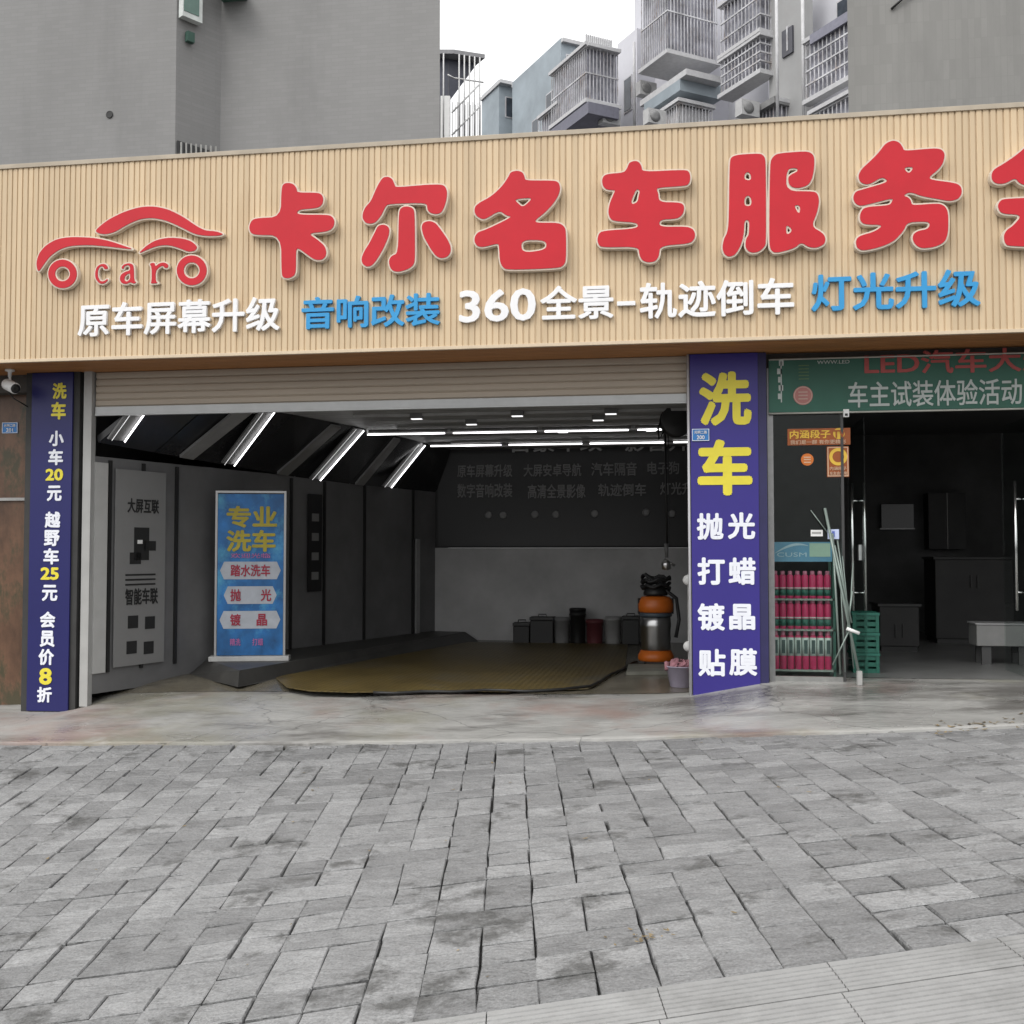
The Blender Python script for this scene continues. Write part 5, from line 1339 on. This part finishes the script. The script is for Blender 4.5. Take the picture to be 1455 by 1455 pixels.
for (cpx, dep, D, L0, L1, yt, yb) in ((905, 47, A1, .4, 1.1, 100, 150), (958, 46, A2, .3, .9, 112, 140), (958, 46, A1, .5, 1.2, 112, 142), (845, 49, A2, .2, 1.0, 150, 185), (845, 49, A1, .6, 1.5, 158, 190), (797, 56, A2, .3, .9, 75, 110), (797, 56, A1, .8, 1.7, 118, 150), (797, 56, A1, 2.6, 3.4, 140, 172), (709, 62, A2, .4, 1.1, 135, 165), (1225, 37.6, A1, .6, 1.3, -20, 6), (1090, 43, A2, .3, 1.0, 110, 140)):
    PP = onD(cpx, yt, dep); zb = onD(cpx, yb, dep).z
    wf = a_panel(PP, D, L0, L1, PP.z, zb, .03, M_FBAR, 'window'); a_panel(PP, D, L0 + .07, L1 - .07, PP.z - .07, zb + .07, .045, M_WIN, 'pane', wf)
for (px_, py_, dep) in ((930, 168, 42.3), (1062, 156, 39.6), (918, 128, 45.5)):
    p = onD(px_, py_, dep); k = MB(); k.rbox(p, A2, .42, .2, p.z - .3, p.z + .3); ac = build(k, 'air_conditioner', mat('grey white casing', (.42, .42, .42), .5), fb)
    k = MB(); k.lathe(p - A1 * .2 - A2 * .1, [(.24, 0), (.24, .02), (.08, .03)], 14, axis=-A1); build(k, 'fan_grille', mat('grey grille', (.2, .2, .2), .5), ac)
cage(793, 47.5, 150, 768, 812, 215, rails=2, solid=M_IN, barstep=.2)
cage(1104, 39.2, 146, 1060, 1130, 215, rails=1, solid=M_IN, barstep=.2)
cage(1214, 35.9, 132, 1160, 1226, 215, rails=2, solid=M_IN, barstep=.2)
# roof railing over the second balcony
k = MB()
P = onD(838, 58, 44.8); lb_ = reach(P, A2, 876)
for i in range(13): q = P + A2 * (lb_ * i / 12) + A1 * .3; k.rbox(q, A2, .03, .03, P.z + .05, P.z + .42)
build(k, 'roof_railing', M_FSL, fb)

# caged stair hung on the left block's far side
cs = thing('caged_balcony', onD(655, 190, 30), 'dark caged balcony with white stair rails beyond the left block', 'balcony')
D0 = 30.
B2 = (RGT * .9 + FWD * .30).normalized(); B1 = (FWD * .9 - RGT * .55).normalized()
P = onD(645, 76, D0); Pr = onV(689, 92, P, B2); Pl = onV(622, 74, P, RGT)
zt = P.z; zb = onD(645, 118, D0).z; z2 = onD(645, 140, D0).z
k = MB(); Lr = (Pr - P).dot(B2)
q = [P, P + B2 * Lr, P + B2 * Lr + B1 * 1.4, P + B1 * 1.4 - RGT * .7, P - RGT * .75]
k.prism([(v.x, v.y) for v in q], zt, zt + .12); build(k, 'roof', mat('grey canopy roof', (.26, .26, .27), .7), cs)
k = MB(); a = P + B1 * .35; 
pts = [a - RGT * .6, a + B2 * Lr * .95]
zr = onV(660, 112, P, B2).z
k.v += [Vector((p.x, p.y, z_)) for p, z_ in ((pts[0], z2), (a, z2), (pts[1], zt - .02), (a, zt - .02), (pts[0], zt - .02))]
k.f += [[0, 1, 2, 3, 4]]; k.sm += [False]
bmx = MB(); b0 = [Vector(v) for v in k.v]; off = B1 * .05
bmx.v = b0 + [v + off for v in b0]; bmx.f = [[0, 1, 2, 3, 4], [9, 8, 7, 6, 5]] + [[i, (i + 1) % 5, 5 + (i + 1) % 5, 5 + i] for i in range(5)]; bmx.sm = [False] * 7
build(bmx, 'side_panel', mat('dark violet panel', (.07, .075, .10), .5), cs)
k = MB()
for i in range(6):
    q = P + B2 * (Lr * i / 6) if i else P - RGT * .3
    k.bar((q.x, q.y, onD(650, 195, D0).z), (q.x, q.y, zt), .022, 6)
A, B_ = onD(636, 106, D0), onV(687, 117, P, B2); k.bar(A, P + Vector((0, 0, A.z - P.z - .1)), .025, 6); k.bar(P + Vector((0, 0, A.z - P.z - .1)), B_, .025, 6)
k.bar(onV(681, 120, P, B2), onV(642, 160, P, B2), .025, 6); k.bar(onV(681, 152, P, B2), onV(642, 192, P, B2), .025, 6)
build(k, 'frame', mat('white steel tube', (.55, .55, .55), .5), cs)
k = MB()
for i in range(12):
    x_ = 643 + i * 3.6; A = onV(x_, 145 + (4 if i % 2 else 0), P, B2); k.bar(A, (A.x, A.y, A.z - 1.1), .012, 5)
build(k, 'stair_railing', mat('grey railing', (.35, .35, .35), .5), cs)
k = MB(); a, b_ = onD(626, 136, D0), onD(639, 196, D0); k.hexa([(a.x, a.y, b_.z), (b_.x, b_.y, b_.z), (b_.x, b_.y + .1, b_.z), (a.x, a.y + .1, b_.z), (a.x, a.y, a.z), (b_.x, b_.y, a.z), (b_.x, b_.y + .1, a.z), (a.x, a.y + .1, a.z)]); build(k, 'white_panel', M_WHITE, cs)

# ------------------------------------------------------------------ leaf litter and grit on the pavement
random.seed(5)
def scrap(mb, x, y, z, r):
    a_ = random.uniform(0, 6.28); n_ = 6; b = len(mb.v)
    c_ = Vector((x, y, z)); ax_ = Vector((math.cos(a_), math.sin(a_), 0)); ay_ = Vector((-ax_.y, ax_.x, 0)); curl = random.uniform(.1, .5) * r
    for (p, q, h) in ((-1, 0, .3), (-.35, .42, 0), (.35, .38, .1), (1, 0, .8), (.35, -.38, .2), (-.35, -.42, .05)):
        mb.v.append(c_ + ax_ * (p * r) + ay_ * (q * r) + Vector((0, 0, h * curl + .002)))
    mb.f.append([b + i for i in range(6)]); mb.sm.append(False)
k = MB()
for i in range(90):
    v = onZ(random.uniform(1330, 1560), random.gauss(1033, 4), .14); scrap(k, v.x, v.y, (apron_z(v.x, v.y) if v.y > EDGE_Y else pzv(v.x, v.y) + .006) + .003, random.uniform(.012, .032))
for i in range(26):
    v = onZ(random.gauss(918, 20), random.gauss(1341, 5), -.08); scrap(k, v.x, v.y, pzv(v.x, v.y) + .005, random.uniform(.006, .016))
for i in range(60):
    u, d = random.uniform(-4.5, 4.5), random.uniform(3.7, 8.2); v = ud(u, d)
    if v.y < EDGE_Y - .1: scrap(k, v.x, v.y, pz(u, d) + .005, random.uniform(.006, .018))
lt_ = build(k, 'leaf_litter', mat('dry leaf scraps', (.17, .125, .06), .8, .5, 40, island=.5), fix=False)
tag(lt_, 'dry leaf scraps scattered over the grey stone pavement', 'leaf litter', kind='stuff')
# the stair core the caged balcony hangs on
k = MB(); a, b_ = onD(590, 80, 30.3), onD(638, 80, 30.3)
k.prism([(p.x, p.y) for p in (a, b_, b_ + FWD * 3 - RGT * .8, a + FWD * 3)], .2, a.z); build(k, 'stair_core', mat('dark grey render', (.12, .12, .13), .8, .2, .6), cs)
